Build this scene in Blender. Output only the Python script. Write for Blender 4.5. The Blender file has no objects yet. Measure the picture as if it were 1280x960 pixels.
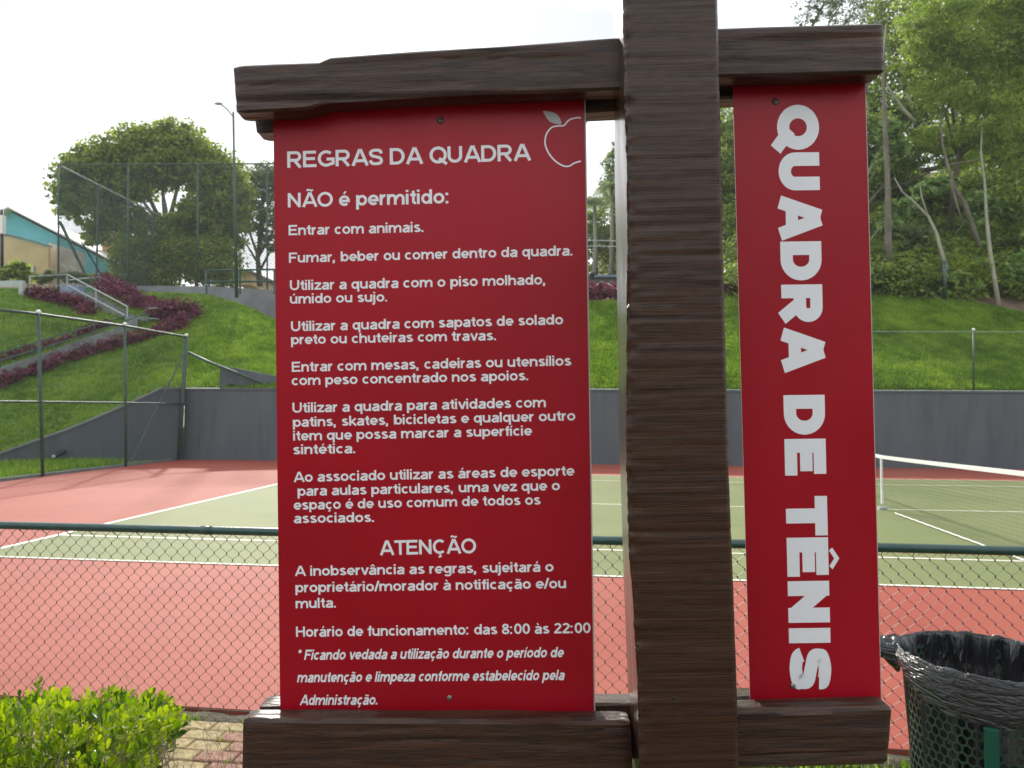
import bpy, math, random
import numpy as np
from mathutils import Vector, Matrix, noise as mn

random.seed(7)
RNG = np.random.default_rng(11)
SC = bpy.context.scene
COL = SC.collection

# ------------------------------------------------------------------ camera
F = 894.24                                   # focal length in pixels of the 1280 px wide photograph
CP = np.array([7.28576, -7.33921, 1.70808])
CR = np.array([0.99142278, 0.1306854, 0.00148483])
CU = np.array([0.00285168, -0.03298944, 0.99945163])
CF = np.array([-0.13066272, 0.99087488, 0.03307916])
cam = bpy.data.cameras.new('camera')
cam.sensor_width = 36.0
cam.lens = 36.0 * F / 1280.0
cam.clip_start = 0.05
cam.clip_end = 2000
cam.dof.use_dof = True
cam.dof.focus_distance = 1.33
cam.dof.aperture_fstop = 11.0
camo = bpy.data.objects.new('camera', cam)
COL.objects.link(camo)
camo.matrix_world = Matrix(((CR[0], CU[0], -CF[0], CP[0]), (CR[1], CU[1], -CF[1], CP[1]),
                            (CR[2], CU[2], -CF[2], CP[2]), (0, 0, 0, 1)))
SC.camera = camo

# ------------------------------------------------------------------ world and sun
SUN_EL = math.radians(34)
SUN_DIR = np.array([-0.43 * math.cos(SUN_EL), 0.903 * math.cos(SUN_EL), math.sin(SUN_EL)])
SUN_DIR /= np.linalg.norm(SUN_DIR)
W = bpy.data.worlds.new('World')
SC.world = W
W.use_nodes = True
nt = W.node_tree
nt.nodes.clear()
wo = nt.nodes.new('ShaderNodeOutputWorld')
bg = nt.nodes.new('ShaderNodeBackground')
bg.inputs['Strength'].default_value = 0.1
sky = nt.nodes.new('ShaderNodeTexSky')
sky.sky_type = 'NISHITA'
sky.sun_disc = False
sky.sun_elevation = SUN_EL
sky.sun_rotation = math.atan2(SUN_DIR[0], SUN_DIR[1])
sky.air_density = 1.0
sky.dust_density = 2.0
tc = nt.nodes.new('ShaderNodeTexCoord')
mp = nt.nodes.new('ShaderNodeMapping')
mp.inputs['Scale'].default_value = (1.0, 1.0, 2.4)
nz = nt.nodes.new('ShaderNodeTexNoise')
nz.inputs['Scale'].default_value = 3.2
nz.inputs['Detail'].default_value = 6
nz.inputs['Roughness'].default_value = 0.55
rp = nt.nodes.new('ShaderNodeValToRGB')
rp.color_ramp.elements[0].position = 0.42
rp.color_ramp.elements[0].color = (5.6, 5.9, 6.2, 1)
rp.color_ramp.elements[1].position = 0.58
rp.color_ramp.elements[1].color = (11.3, 11.8, 12.2, 1)
mixs = nt.nodes.new('ShaderNodeMixRGB')
mixs.inputs['Fac'].default_value = 0.9
L = nt.links.new
L(tc.outputs['Generated'], mp.inputs['Vector'])
L(mp.outputs['Vector'], nz.inputs['Vector'])
L(nz.outputs['Fac'], rp.inputs['Fac'])
L(sky.outputs['Color'], mixs.inputs['Color1'])
L(rp.outputs['Color'], mixs.inputs['Color2'])
L(mixs.outputs['Color'], bg.inputs['Color'])
L(bg.outputs['Background'], wo.inputs['Surface'])

sun = bpy.data.lights.new('sun', 'SUN')
sun.energy = 3.3
sun.angle = math.radians(2.2)
sun.color = (1.0, 0.95, 0.86)
suno = bpy.data.objects.new('sun', sun)
COL.objects.link(suno)
suno.rotation_euler = Vector(SUN_DIR).to_track_quat('Z', 'Y').to_euler()

SC.view_settings.view_transform = 'Standard'
SC.view_settings.look = 'None'
SC.view_settings.gamma = 1.0
SC.view_settings.exposure = 0.60

# ------------------------------------------------------------------ helpers: places
def P(px, py, d):
    """world point seen at pixel px, py of the photograph, d metres deep"""
    return CP + d * (CF + CR * ((px - 640) / F) - CU * ((py - 480) / F))

def ray(px, py):
    return CF + CR * ((px - 640) / F) - CU * ((py - 480) / F)

def G(px, py, z=0.0):
    r = ray(px, py)
    return CP + r * ((z - CP[2]) / r[2])

def onY(px, py, Y):
    r = ray(px, py)
    return CP + r * ((Y - CP[1]) / r[1])

def onX(px, py, X):
    r = ray(px, py)
    return CP + r * ((X - CP[0]) / r[0])

def depth(p):
    return float((np.asarray(p) - CP) @ CF)

# ------------------------------------------------------------------ helpers: meshes
class MB:
    def __init__(s):
        s.v = []; s.f = []; s.at = None
    def add(s, vs, fs):
        b = len(s.v)
        s.v.extend([tuple(map(float, v)) for v in vs])
        s.f.extend([tuple(b + i for i in f) for f in fs])
    def box(s, a, b):
        x0, y0, z0 = a; x1, y1, z1 = b
        s.add([(x0, y0, z0), (x1, y0, z0), (x1, y1, z0), (x0, y1, z0), (x0, y0, z1), (x1, y0, z1), (x1, y1, z1), (x0, y1, z1)],
              [(0, 3, 2, 1), (4, 5, 6, 7), (0, 1, 5, 4), (1, 2, 6, 5), (2, 3, 7, 6), (3, 0, 4, 7)])
    def hexa(s, p):
        """p: four bottom then four top points"""
        s.add(p, [(0, 3, 2, 1), (4, 5, 6, 7), (0, 1, 5, 4), (1, 2, 6, 5), (2, 3, 7, 6), (3, 0, 4, 7)])
    def tube(s, pts, r, n=8, cap=True):
        pts = [np.asarray(p, float) for p in pts]
        if not hasattr(r, '__len__'):
            r = [r] * len(pts)
        rings = []
        up = None
        for i, p in enumerate(pts):
            a = pts[max(0, i - 1)]; b = pts[min(len(pts) - 1, i + 1)]
            t = b - a; t /= (np.linalg.norm(t) + 1e-12)
            if up is None:
                up = np.array([0, 0, 1.]) if abs(t[2]) < .9 else np.array([1., 0, 0])
            u = np.cross(up, t); u /= (np.linalg.norm(u) + 1e-12)
            w = np.cross(t, u)
            up = w
            rings.append([p + r[i] * (u * math.cos(2 * math.pi * k / n) + w * math.sin(2 * math.pi * k / n)) for k in range(n)])
        vs = [q for ring in rings for q in ring]
        fs = []
        for i in range(len(pts) - 1):
            for k in range(n):
                fs.append((i * n + k, i * n + (k + 1) % n, (i + 1) * n + (k + 1) % n, (i + 1) * n + k))
        if cap:
            fs.append(tuple(range(n - 1, -1, -1)))
            fs.append(tuple((len(pts) - 1) * n + k for k in range(n)))
        s.add(vs, fs)
    def grid(s, rows, closed=False):
        n = len(rows[0]); vs = [p for r in rows for p in r]; fs = []
        for i in range(len(rows) - 1):
            for k in range(n if closed else n - 1):
                fs.append((i * n + k, i * n + (k + 1) % n, (i + 1) * n + (k + 1) % n, (i + 1) * n + k))
        s.add(vs, fs)
    def ball(s, c, r, n=8, m=5, sc=(1, 1, 1)):
        c = np.asarray(c)
        rows = []
        for i in range(m + 1):
            a = math.pi * i / m
            rows.append([c + np.array([r * sc[0] * math.sin(a) * math.cos(2 * math.pi * k / n), r * sc[1] * math.sin(a) * math.sin(2 * math.pi * k / n), -r * sc[2] * math.cos(a)]) for k in range(n)])
        s.grid(rows, True)

ORG = {}
def link(name, me, mat, parent=None, smooth=False):
    o = bpy.data.objects.new(name, me)
    COL.objects.link(o)
    if mat is not None and not me.materials:
        me.materials.append(mat)
    if parent is not None:
        o.parent = parent
        ORG[o.name] = ORG[parent.name]
    else:
        ORG[o.name] = np.zeros(3)
    if smooth:
        me.polygons.foreach_set('use_smooth', [True] * len(me.polygons))
    return o

def obj(name, mb, mat, parent=None, smooth=False, local=False, angle=None, **kw):
    """one mesh object; vertices in world coordinates are moved into the parent's frame"""
    v = np.array(mb.v, float).reshape(-1, 3)
    org = None
    if parent is not None and not local:
        v = v - ORG[parent.name]
    elif parent is None and not local and kw.get('base') is not None:
        org = np.asarray(kw['base'], float); v = v - org
    me = bpy.data.meshes.new(name)
    me.from_pydata(v.tolist(), [], mb.f)
    me.update()
    o = link(name, me, mat, parent, smooth)
    if org is not None:
        o.location = org; ORG[o.name] = org
    if angle is not None:
        me.polygons.foreach_set('use_smooth', [True] * len(me.polygons))
        me.set_sharp_from_angle(angle=math.radians(angle))
    if kw.get('bevel'):
        b = o.modifiers.new('bevel', 'BEVEL'); b.width = kw['bevel']; b.segments = 2; b.limit_method = 'ANGLE'
    return o

def tag(o, label=None, cat=None, group=None, kind=None):
    if label: o['label'] = label
    if cat: o['category'] = cat
    if group: o['group'] = group
    if kind: o['kind'] = kind
    return o

def thing(name, label, cat, loc, group=None):
    o = bpy.data.objects.new(name, None)
    o.empty_display_size = 0.1
    COL.objects.link(o)
    o.location = tuple(loc)
    ORG[o.name] = np.asarray(loc, float)
    return tag(o, label, cat, group)

# ------------------------------------------------------------------ helpers: materials
def mat(name, base, rough=0.6, noise=None, col2=None, bump=0.0, bscale=40, metal=0, coat=0, spec=0.5, coords='Object', detail=5, scale3=None, nramp=(0.35, 0.65), stain=None):
    m = bpy.data.materials.new(name); m.use_nodes = True
    t = m.node_tree; b = t.nodes['Principled BSDF']
    b.inputs['Base Color'].default_value = (*base, 1)
    b.inputs['Roughness'].default_value = rough
    b.inputs['Metallic'].default_value = metal
    b.inputs['Specular IOR Level'].default_value = spec
    if coat:
        b.inputs['Coat Weight'].default_value = coat; b.inputs['Coat Roughness'].default_value = 0.15
    c = t.nodes.new('ShaderNodeTexCoord')
    mpn = t.nodes.new('ShaderNodeMapping')
    t.links.new(c.outputs[coords], mpn.inputs['Vector'])
    if scale3: mpn.inputs['Scale'].default_value = scale3
    if noise and col2:
        n = t.nodes.new('ShaderNodeTexNoise'); n.inputs['Scale'].default_value = noise; n.inputs['Detail'].default_value = detail
        n.inputs['Roughness'].default_value = 0.6
        r = t.nodes.new('ShaderNodeValToRGB')
        r.color_ramp.elements[0].position = nramp[0]; r.color_ramp.elements[1].position = nramp[1]
        r.color_ramp.elements[0].color = (*base, 1); r.color_ramp.elements[1].color = (*col2, 1)
        t.links.new(mpn.outputs['Vector'], n.inputs['Vector']); t.links.new(n.outputs['Fac'], r.inputs['Fac'])
        t.links.new(r.outputs['Color'], b.inputs['Base Color'])
        if stain:                     # old dirt marks: scale, strength, stretch
            m3 = t.nodes.new('ShaderNodeMapping'); m3.inputs['Scale'].default_value = stain[2]; t.links.new(c.outputs[coords], m3.inputs['Vector'])
            n9 = t.nodes.new('ShaderNodeTexNoise'); n9.inputs['Scale'].default_value = stain[0]; n9.inputs['Detail'].default_value = 8; n9.inputs['Roughness'].default_value = .7
            r9 = t.nodes.new('ShaderNodeMapRange'); r9.inputs['From Min'].default_value = .52; r9.inputs['From Max'].default_value = .72; r9.inputs['To Min'].default_value = 1; r9.inputs['To Max'].default_value = 1 - stain[1]
            mm = t.nodes.new('ShaderNodeMixRGB'); mm.blend_type = 'MULTIPLY'; mm.inputs['Fac'].default_value = 1
            t.links.new(m3.outputs['Vector'], n9.inputs['Vector']); t.links.new(n9.outputs['Fac'], r9.inputs['Value']); t.links.new(r.outputs['Color'], mm.inputs['Color1']); t.links.new(r9.outputs['Result'], mm.inputs['Color2'])
            t.links.new(mm.outputs['Color'], b.inputs['Base Color'])
    if bump:
        n2 = t.nodes.new('ShaderNodeTexNoise'); n2.inputs['Scale'].default_value = bscale; n2.inputs['Detail'].default_value = 6
        bp = t.nodes.new('ShaderNodeBump'); bp.inputs['Strength'].default_value = bump; bp.inputs['Distance'].default_value = 0.02
        t.links.new(mpn.outputs['Vector'], n2.inputs['Vector']); t.links.new(n2.outputs['Fac'], bp.inputs['Height'])
        t.links.new(bp.outputs['Normal'], b.inputs['Normal'])
    return m

def leafmat(name, c0, c1, trans=0.45, rough=0.5, c2=None):
    """leaf colour runs from c0 to c1 with the per-leaf value v (leaf age, not light)"""
    m = bpy.data.materials.new(name); m.use_nodes = True
    t = m.node_tree; b = t.nodes['Principled BSDF']; out = t.nodes['Material Output']
    a = t.nodes.new('ShaderNodeAttribute'); a.attribute_name = 'v'
    r = t.nodes.new('ShaderNodeValToRGB')
    r.color_ramp.elements[0].color = (*c0, 1); r.color_ramp.elements[1].color = (*c1, 1)
    if c2:
        e = r.color_ramp.elements.new(0.5); e.color = (*c1, 1); r.color_ramp.elements[2].color = (*c2, 1)
    t.links.new(a.outputs['Fac'], r.inputs['Fac'])
    t.links.new(r.outputs['Color'], b.inputs['Base Color'])
    b.inputs['Roughness'].default_value = rough
    b.inputs['Specular IOR Level'].default_value = 0.35
    tr = t.nodes.new('ShaderNodeBsdfTranslucent')
    hs = t.nodes.new('ShaderNodeHueSaturation'); hs.inputs['Value'].default_value = 1.5; hs.inputs['Saturation'].default_value = 1.1
    t.links.new(r.outputs['Color'], hs.inputs['Color']); t.links.new(hs.outputs['Color'], tr.inputs['Color'])
    mx = t.nodes.new('ShaderNodeMixShader'); mx.inputs['Fac'].default_value = trans
    t.links.new(b.outputs['BSDF'], mx.inputs[1]); t.links.new(tr.outputs['BSDF'], mx.inputs[2])
    t.links.new(mx.outputs['Shader'], out.inputs['Surface'])
    return m

def fastmesh(name, V, Fq, m, parent=None, val=None):
    """numpy vertices (n,3) and quads (k,4) into one mesh with a per-face value v"""
    me = bpy.data.meshes.new(name)
    me.vertices.add(len(V)); me.vertices.foreach_set('co', np.ascontiguousarray(V, dtype=np.float32).ravel())
    k, w = Fq.shape
    me.loops.add(k * w); me.loops.foreach_set('vertex_index', np.ascontiguousarray(Fq, dtype=np.int32).ravel())
    me.polygons.add(k); me.polygons.foreach_set('loop_start', np.arange(0, k * w, w, dtype=np.int32))
    me.update(calc_edges=True)
    if val is not None:
        at = me.attributes.new('v', 'FLOAT', 'FACE'); at.data.foreach_set('value', np.ascontiguousarray(val, dtype=np.float32))
    return link(name, me, m, parent)

def leaves(cen, size, aspect=0.5, up=0.3, outward=None, fold=0.25, dirs=None):
    """diamond leaves at the centres cen: returns vertices and quads"""
    n = len(cen)
    nrm = RNG.normal(size=(n, 3)); nrm[:, 2] = np.abs(nrm[:, 2]) + up
    if outward is not None: nrm += outward * 0.8
    nrm /= np.linalg.norm(nrm, axis=1)[:, None]
    d = RNG.normal(size=(n, 3)) if dirs is None else dirs + RNG.normal(size=(n, 3)) * 0.45
    d -= nrm * np.sum(d * nrm, 1)[:, None]; d /= np.linalg.norm(d, axis=1)[:, None] + 1e-9
    w = np.cross(nrm, d)
    s = size * (0.6 + 0.8 * RNG.random(n))[:, None]
    a = cen - d * s * .5; b = cen + w * s * aspect * .5 - nrm * s * fold * .3
    c = cen + d * s * .5 - nrm * s * fold * .5; e = cen - w * s * aspect * .5 - nrm * s * fold * .3
    V = np.stack([a, b, c, e], 1).reshape(-1, 3)
    Fq = np.arange(4 * n).reshape(n, 4)
    return V, Fq

def crown(blobs, total, size, sub=0.28, aspect=0.5, clump=40, up=0.3, droop=None, inner=.45):
    """clumpy leaf cloud in ellipsoids (cx,cy,cz,rx,ry,rz)"""
    bl = np.array(blobs, float)
    wgt = (bl[:, 3] * bl[:, 4] * bl[:, 5]) ** (2 / 3); wgt /= wgt.sum()
    K = max(6, total // clump)
    idx = RNG.choice(len(bl), K, p=wgt)
    u = RNG.normal(size=(K, 3)); u /= np.linalg.norm(u, axis=1)[:, None]
    rad = (inner + (1.05 - inner) * RNG.random(K) ** .6)[:, None]
    cc = bl[idx, :3] + u * rad * bl[idx, 3:6]
    sr = (bl[idx, 3:6].mean(1) * sub * (0.5 + RNG.random(K)))
    own = np.repeat(np.arange(K), clump)
    g = RNG.normal(size=(K * clump, 3)); g /= np.linalg.norm(g, axis=1)[:, None]
    g *= (RNG.random(K * clump) ** 0.45)[:, None]
    pts = cc[own] + g * sr[own][:, None] * np.array([1.25, 1.25, 0.7])
    if droop: pts[:, 2] -= droop * np.sum((g[:, :2]) ** 2, 1) * sr[own]
    V, Fq = leaves(pts, size, aspect, up, outward=u[own])
    val = np.clip(0.45 + 0.22 * RNG.normal(size=K)[own] + 0.16 * RNG.normal(size=K * clump), 0, 1)
    return V, Fq, val

def pxblob(px, py, d, rx, ry, rz=None):
    p = P(px, py, d); s = d / F
    return (p[0], p[1], p[2], rx * s, (rz if rz else (rx + ry) / 2 * s), ry * s)

# ------------------------------------------------------------------ materials
M = {}
M['wire'] = mat('dark_green_wire', (0.012, 0.03, 0.022), 0.45)
M['rail'] = mat('green_painted_pipe', (0.02, 0.075, 0.06), 0.35, 14, (0.012, 0.045, 0.042), bump=.1, bscale=60, coat=.3)
M['post'] = mat('green_grey_post', (0.035, 0.075, 0.06), 0.5, 9, (0.06, 0.10, 0.085))
M['galv'] = mat('galvanised_rail', (0.48, 0.51, 0.49), 0.5, 11, (0.4, 0.43, 0.42), metal=.1)
M['cap'] = mat('white_cap', (0.8, 0.8, 0.78), 0.5)
M['salmon'] = mat('salmon_court_paint', (0.30, 0.062, 0.041), 0.75, .5, (0.335, 0.080, 0.054), bump=.06, bscale=300, spec=.3, stain=(.9, .16, (1, 1, 1)))
M['sage'] = mat('sage_court_paint', (0.155, 0.182, 0.070), 0.75, 0.4, (0.188, 0.208, 0.085), bump=.06, bscale=300, spec=.3, stain=(.7, .14, (1, 1, 1)))
M['line'] = mat('cream_line_paint', (0.74, 0.70, 0.58), 0.7, 6, (0.83, 0.80, 0.69))
M['wallgrey'] = mat('slate_painted_render', (0.080, 0.094, 0.108), 0.7, 1.2, (0.108, 0.124, 0.140), bump=.3, bscale=25, scale3=(1, 1, .22), nramp=(.3, .7), stain=(3.2, .3, (1, 1, .12)))
M['wallpale'] = mat('grey_concrete', (0.17, 0.18, 0.19), 0.8, 1.1, (0.25, 0.26, 0.265), bump=.3, bscale=18)
M['concrete'] = mat('step_concrete', (0.16, 0.18, 0.175), 0.85, 4, (0.25, 0.27, 0.26), bump=.3, bscale=20)
M['soil'] = mat('dark_soil', (0.06, 0.045, 0.03), 0.95, 6, (0.13, 0.11, 0.075), bump=.8, bscale=30)
M['litter'] = mat('leaf_litter', (0.05, 0.04, 0.022), 0.95, 1.5, (0.16, 0.10, 0.06), bump=.8, bscale=6)
M['lawn'] = mat('lawn_ground', (0.09, 0.16, 0.025), 0.95, 1.2, (0.14, 0.23, 0.04), bump=.8, bscale=14)
M['paveground'] = mat('sandy_joint', (0.11, 0.10, 0.065), 0.95, 8, (0.2, 0.18, 0.12), bump=.6, bscale=60)
M['bricky'] = mat('yellow_paver', (0.27, 0.20, 0.09), 0.85, 22, (0.46, 0.36, 0.19), bump=.5, bscale=90)
M['brickr'] = mat('red_paver', (0.26, 0.12, 0.085), 0.85, 22, (0.40, 0.22, 0.16), bump=.5, bscale=90)
M['footpath'] = mat('worn_brown_paving', (0.075, 0.05, 0.035), 0.9, 3, (0.12, 0.085, 0.06), bump=.4, bscale=30)
M['kerb'] = mat('mossy_kerb', (0.05, 0.04, 0.025), 0.95, 9, (0.13, 0.11, 0.075), bump=.8, bscale=50)
M['bark'] = mat('grey_bark', (0.10, 0.085, 0.06), 0.9, 3, (0.2, 0.18, 0.13), bump=.8, bscale=12, scale3=(1, 1, .3))
M['palebark'] = mat('pale_bark', (0.33, 0.31, 0.23), 0.85, 3, (0.22, 0.22, 0.15), bump=.5, bscale=12, scale3=(1, 1, .3))
M['twig'] = mat('dry_twig', (0.22, 0.17, 0.12), 0.9, 20, (0.38, 0.32, 0.25))
M['turq'] = mat('turquoise_paint', (0.13, 0.44, 0.54), 0.8, 0.7, (0.17, 0.5, 0.60))
M['beige'] = mat('ochre_render', (0.5, 0.38, 0.2), 0.9, 0.6, (0.62, 0.48, 0.28))
M['pinkw'] = mat('weathered_pink_render', (0.5, 0.42, 0.38), 0.9, 0.9, (0.62, 0.56, 0.5))
M['orange'] = mat('orange_render', (0.55, 0.25, 0.13), 0.9, 0.9, (0.62, 0.32, 0.2))
M['hedgeadded'] = leafmat('added_hedge_leaf', (0.02, 0.035, 0.012), (0.05, 0.08, 0.02), .2, .5)
M['white'] = mat('white_trim', (0.7, 0.66, 0.62), 0.7)
M['bluegrey'] = mat('bluegrey_sheet', (0.22, 0.29, 0.4), 0.6)
M['glassd'] = mat('dark_glass', (0.03, 0.035, 0.04), 0.15)
M['dark'] = mat('dark_metal', (0.02, 0.02, 0.022), 0.5)
M['netband'] = mat('net_tape', (0.82, 0.82, 0.80), 0.7)
M['netcord'] = mat('net_cord', (0.05, 0.055, 0.045), 0.8)
M['binmetal'] = mat('bin_green_metal', (0.02, 0.05, 0.035), 0.4, 12, (0.035, 0.075, 0.05))
M['bingreen'] = mat('bin_post_green', (0.006, 0.085, 0.055), 0.35)
M['screw'] = mat('screw_steel', (0.45, 0.43, 0.38), 0.35, 90, (0.25, 0.22, 0.17), metal=.8)
M['ltext'] = mat('white_vinyl', (0.92, 0.94, 0.96), 0.4)
M['leafpale'] = mat('grey_vinyl', (0.55, 0.57, 0.56), 0.45)
M['board'] = mat('white_board_edge', (0.5, 0.47, 0.44), 0.6)

def redmat():
    m = bpy.data.materials.new('red_vinyl'); m.use_nodes = True
    t = m.node_tree; b = t.nodes['Principled BSDF']
    c = t.nodes.new('ShaderNodeTexCoord')
    n = t.nodes.new('ShaderNodeTexNoise'); n.inputs['Scale'].default_value = 2.2; n.inputs['Detail'].default_value = 8
    r = t.nodes.new('ShaderNodeValToRGB')
    r.color_ramp.elements[0].color = (0.35, 0.0016, 0.011, 1); r.color_ramp.elements[1].color = (0.43, 0.0028, 0.016, 1)
    r.color_ramp.elements[0].position = .35; r.color_ramp.elements[1].position = .65
    n2 = t.nodes.new('ShaderNodeTexNoise'); n2.inputs['Scale'].default_value = 3.0; n2.inputs['Detail'].default_value = 10
    mr = t.nodes.new('ShaderNodeMapRange'); mr.inputs['To Min'].default_value = .26; mr.inputs['To Max'].default_value = .46
    b.inputs['Specular IOR Level'].default_value = .36
    n3 = t.nodes.new('ShaderNodeTexNoise'); n3.inputs['Scale'].default_value = 5.0; n3.inputs['Detail'].default_value = 3
    bp = t.nodes.new('ShaderNodeBump'); bp.inputs['Strength'].default_value = .05; bp.inputs['Distance'].default_value = .03
    mp3 = t.nodes.new('ShaderNodeMapping'); mp3.inputs['Scale'].default_value = (3, 1, .5); mp3.inputs['Rotation'].default_value = (0, .25, 0)
    n2.inputs['Scale'].default_value = 4.5; n2.inputs['Distortion'].default_value = 1.0
    t.links.new(c.outputs['Object'], mp3.inputs['Vector']); t.links.new(mp3.outputs['Vector'], n2.inputs['Vector'])
    for x in (n, n3): t.links.new(c.outputs['Object'], x.inputs['Vector'])
    t.links.new(n.outputs['Fac'], r.inputs['Fac']); t.links.new(r.outputs['Color'], b.inputs['Base Color'])
    t.links.new(n2.outputs['Fac'], mr.inputs['Value']); t.links.new(mr.outputs['Result'], b.inputs['Roughness'])
    t.links.new(n3.outputs['Fac'], bp.inputs['Height']); t.links.new(bp.outputs['Normal'], b.inputs['Normal'])
    return m
M['red'] = redmat()

def woodmat(name, sc, c0, c1, rough=(.28, .5), bump=.9, coat=.35, cracks=.9):
    """varnished dark timber; grain stretched along local x"""
    m = bpy.data.materials.new(name); m.use_nodes = True
    t = m.node_tree; b = t.nodes['Principled BSDF']
    c = t.nodes.new('ShaderNodeTexCoord')
    mpn = t.nodes.new('ShaderNodeMapping'); mpn.inputs['Scale'].default_value = sc
    n = t.nodes.new('ShaderNodeTexNoise'); n.inputs['Scale'].default_value = 6; n.inputs['Detail'].default_value = 9; n.inputs['Roughness'].default_value = .65; n.inputs['Distortion'].default_value = .4
    r = t.nodes.new('ShaderNodeValToRGB'); r.color_ramp.elements[0].position = .36; r.color_ramp.elements[1].position = .68
    r.color_ramp.elements[0].color = (*c0, 1); r.color_ramp.elements[1].color = (*c1, 1)
    n2 = t.nodes.new('ShaderNodeTexNoise'); n2.inputs['Scale'].default_value = 18; n2.inputs['Detail'].default_value = 6; n2.inputs['Roughness'].default_value = .7
    # checks and cracks: thin dark lines where a stretched noise crosses its middle value
    n5 = t.nodes.new('ShaderNodeTexNoise'); n5.inputs['Scale'].default_value = 4.2; n5.inputs['Detail'].default_value = 7; n5.inputs['Roughness'].default_value = .55
    s5 = t.nodes.new('ShaderNodeMath'); s5.operation = 'SUBTRACT'; s5.inputs[1].default_value = .47
    a5 = t.nodes.new('ShaderNodeMath'); a5.operation = 'ABSOLUTE'
    m5 = t.nodes.new('ShaderNodeMapRange'); m5.inputs['From Max'].default_value = .022; m5.inputs['To Min'].default_value = .22
    t.links.new(mpn.outputs['Vector'], n5.inputs['Vector']); t.links.new(n5.outputs['Fac'], s5.inputs[0]); t.links.new(s5.outputs[0], a5.inputs[0]); t.links.new(a5.outputs[0], m5.inputs['Value'])
    mc = t.nodes.new('ShaderNodeMixRGB'); mc.blend_type = 'MULTIPLY'; mc.inputs['Fac'].default_value = cracks
    ah = t.nodes.new('ShaderNodeMath'); ah.operation = 'MULTIPLY_ADD'; ah.inputs[1].default_value = .55 * cracks
    n4 = t.nodes.new('ShaderNodeTexNoise'); n4.inputs['Scale'].default_value = 260; n4.inputs['Detail'].default_value = 2
    ad = t.nodes.new('ShaderNodeMath'); ad.operation = 'MULTIPLY_ADD'; ad.inputs[1].default_value = .12
    bp = t.nodes.new('ShaderNodeBump'); bp.inputs['Strength'].default_value = bump; bp.inputs['Distance'].default_value = .005
    mr = t.nodes.new('ShaderNodeMapRange'); mr.inputs['To Min'].default_value = rough[0]; mr.inputs['To Max'].default_value = rough[1]
    t.links.new(c.outputs['Object'], mpn.inputs['Vector'])
    for x in (n, n2): t.links.new(mpn.outputs['Vector'], x.inputs['Vector'])
    t.links.new(c.outputs['Object'], n4.inputs['Vector'])
    t.links.new(n.outputs['Fac'], r.inputs['Fac']); t.links.new(r.outputs['Color'], mc.inputs['Color1']); t.links.new(m5.outputs['Result'], mc.inputs['Color2']); t.links.new(mc.outputs['Color'], b.inputs['Base Color'])
    t.links.new(n4.outputs['Fac'], ad.inputs[0]); t.links.new(n2.outputs['Fac'], ad.inputs[2])
    t.links.new(m5.outputs['Result'], ah.inputs[0]); t.links.new(ad.outputs[0], ah.inputs[2]); t.links.new(ah.outputs[0], bp.inputs['Height']); t.links.new(bp.outputs['Normal'], b.inputs['Normal'])
    t.links.new(n2.outputs['Fac'], mr.inputs['Value']); t.links.new(mr.outputs['Result'], b.inputs['Roughness'])
    b.inputs['Coat Weight'].default_value = coat; b.inputs['Coat Roughness'].default_value = .22; b.inputs['Specular IOR Level'].default_value = .28
    return m
M['beam'] = woodmat('varnished_beam', (1.0, 14, 14), (0.022, 0.0088, 0.004), (0.092, 0.041, 0.022), rough=(.22, .38), bump=.65, coat=.35, cracks=.6)
M['postwood'] = woodmat('varnished_post', (0.45, 6, 24), (0.028, 0.010, 0.0036), (0.080, 0.034, 0.014), rough=(.2, .34), bump=.42, coat=.35, cracks=.4)
M['postside'] = woodmat('varnished_post_side', (6, 3, .8), (0.022, 0.010, 0.005), (0.07, 0.04, 0.022), rough=(.28, .36), bump=.15, coat=.45, cracks=.1)

M['grass'] = leafmat('grass_blades', (0.07, 0.14, 0.016), (0.165, 0.28, 0.032), .45, .6, c2=(0.33, 0.43, 0.07))
M['purple'] = leafmat('purple_foliage', (0.05, 0.011, 0.024), (0.17, 0.035, 0.07), .38, .5, c2=(0.30, 0.09, 0.13))
M['tree1'] = leafmat('bushy_tree_leaf', (0.11, 0.15, 0.025), (0.22, 0.28, 0.045), .5, .5, c2=(0.38, 0.42, 0.08))
M['tree2'] = leafmat('grey_green_leaf', (0.09, 0.12, 0.055), (0.17, 0.22, 0.08), .45, .5, c2=(0.27, 0.32, 0.13))
M['bamboo'] = leafmat('feathery_leaf', (0.12, 0.18, 0.035), (0.24, 0.32, 0.065), .5, .5, c2=(0.38, 0.45, 0.12))
M['forest'] = leafmat('forest_leaf', (0.09, 0.135, 0.03), (0.21, 0.28, 0.065), .52, .45, c2=(0.38, 0.45, 0.13))
M['broad'] = leafmat('pale_broad_leaf', (0.12, 0.20, 0.06), (0.24, 0.35, 0.11), .5, .4, c2=(0.40, 0.50, 0.22))
M['conifer'] = leafmat('dark_conifer_leaf', (0.05, 0.075, 0.025), (0.12, 0.16, 0.05), .35, .5)
M['shrub'] = leafmat('lime_shrub_leaf', (0.025, 0.07, 0.01), (0.17, 0.27, 0.02), .42, .3, c2=(0.36, 0.45, 0.04))

# ================================================================== SETTING
# ---- base ground
g = MB(); g.add([(-400, -400, -0.09), (400, -400, -0.09), (400, 600, -0.09), (-400, 600, -0.09)], [(0, 1, 2, 3)])
tag(obj('ground', g, M['lawn']), kind='structure')
g = MB(); g.add([(-40, -80, -.05), (60, -80, -.05), (60, -4.78, -.05), (-40, -4.78, -.05)], [(0, 1, 2, 3)])
tag(obj('footpath', g, M['footpath']), kind='structure')
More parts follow.
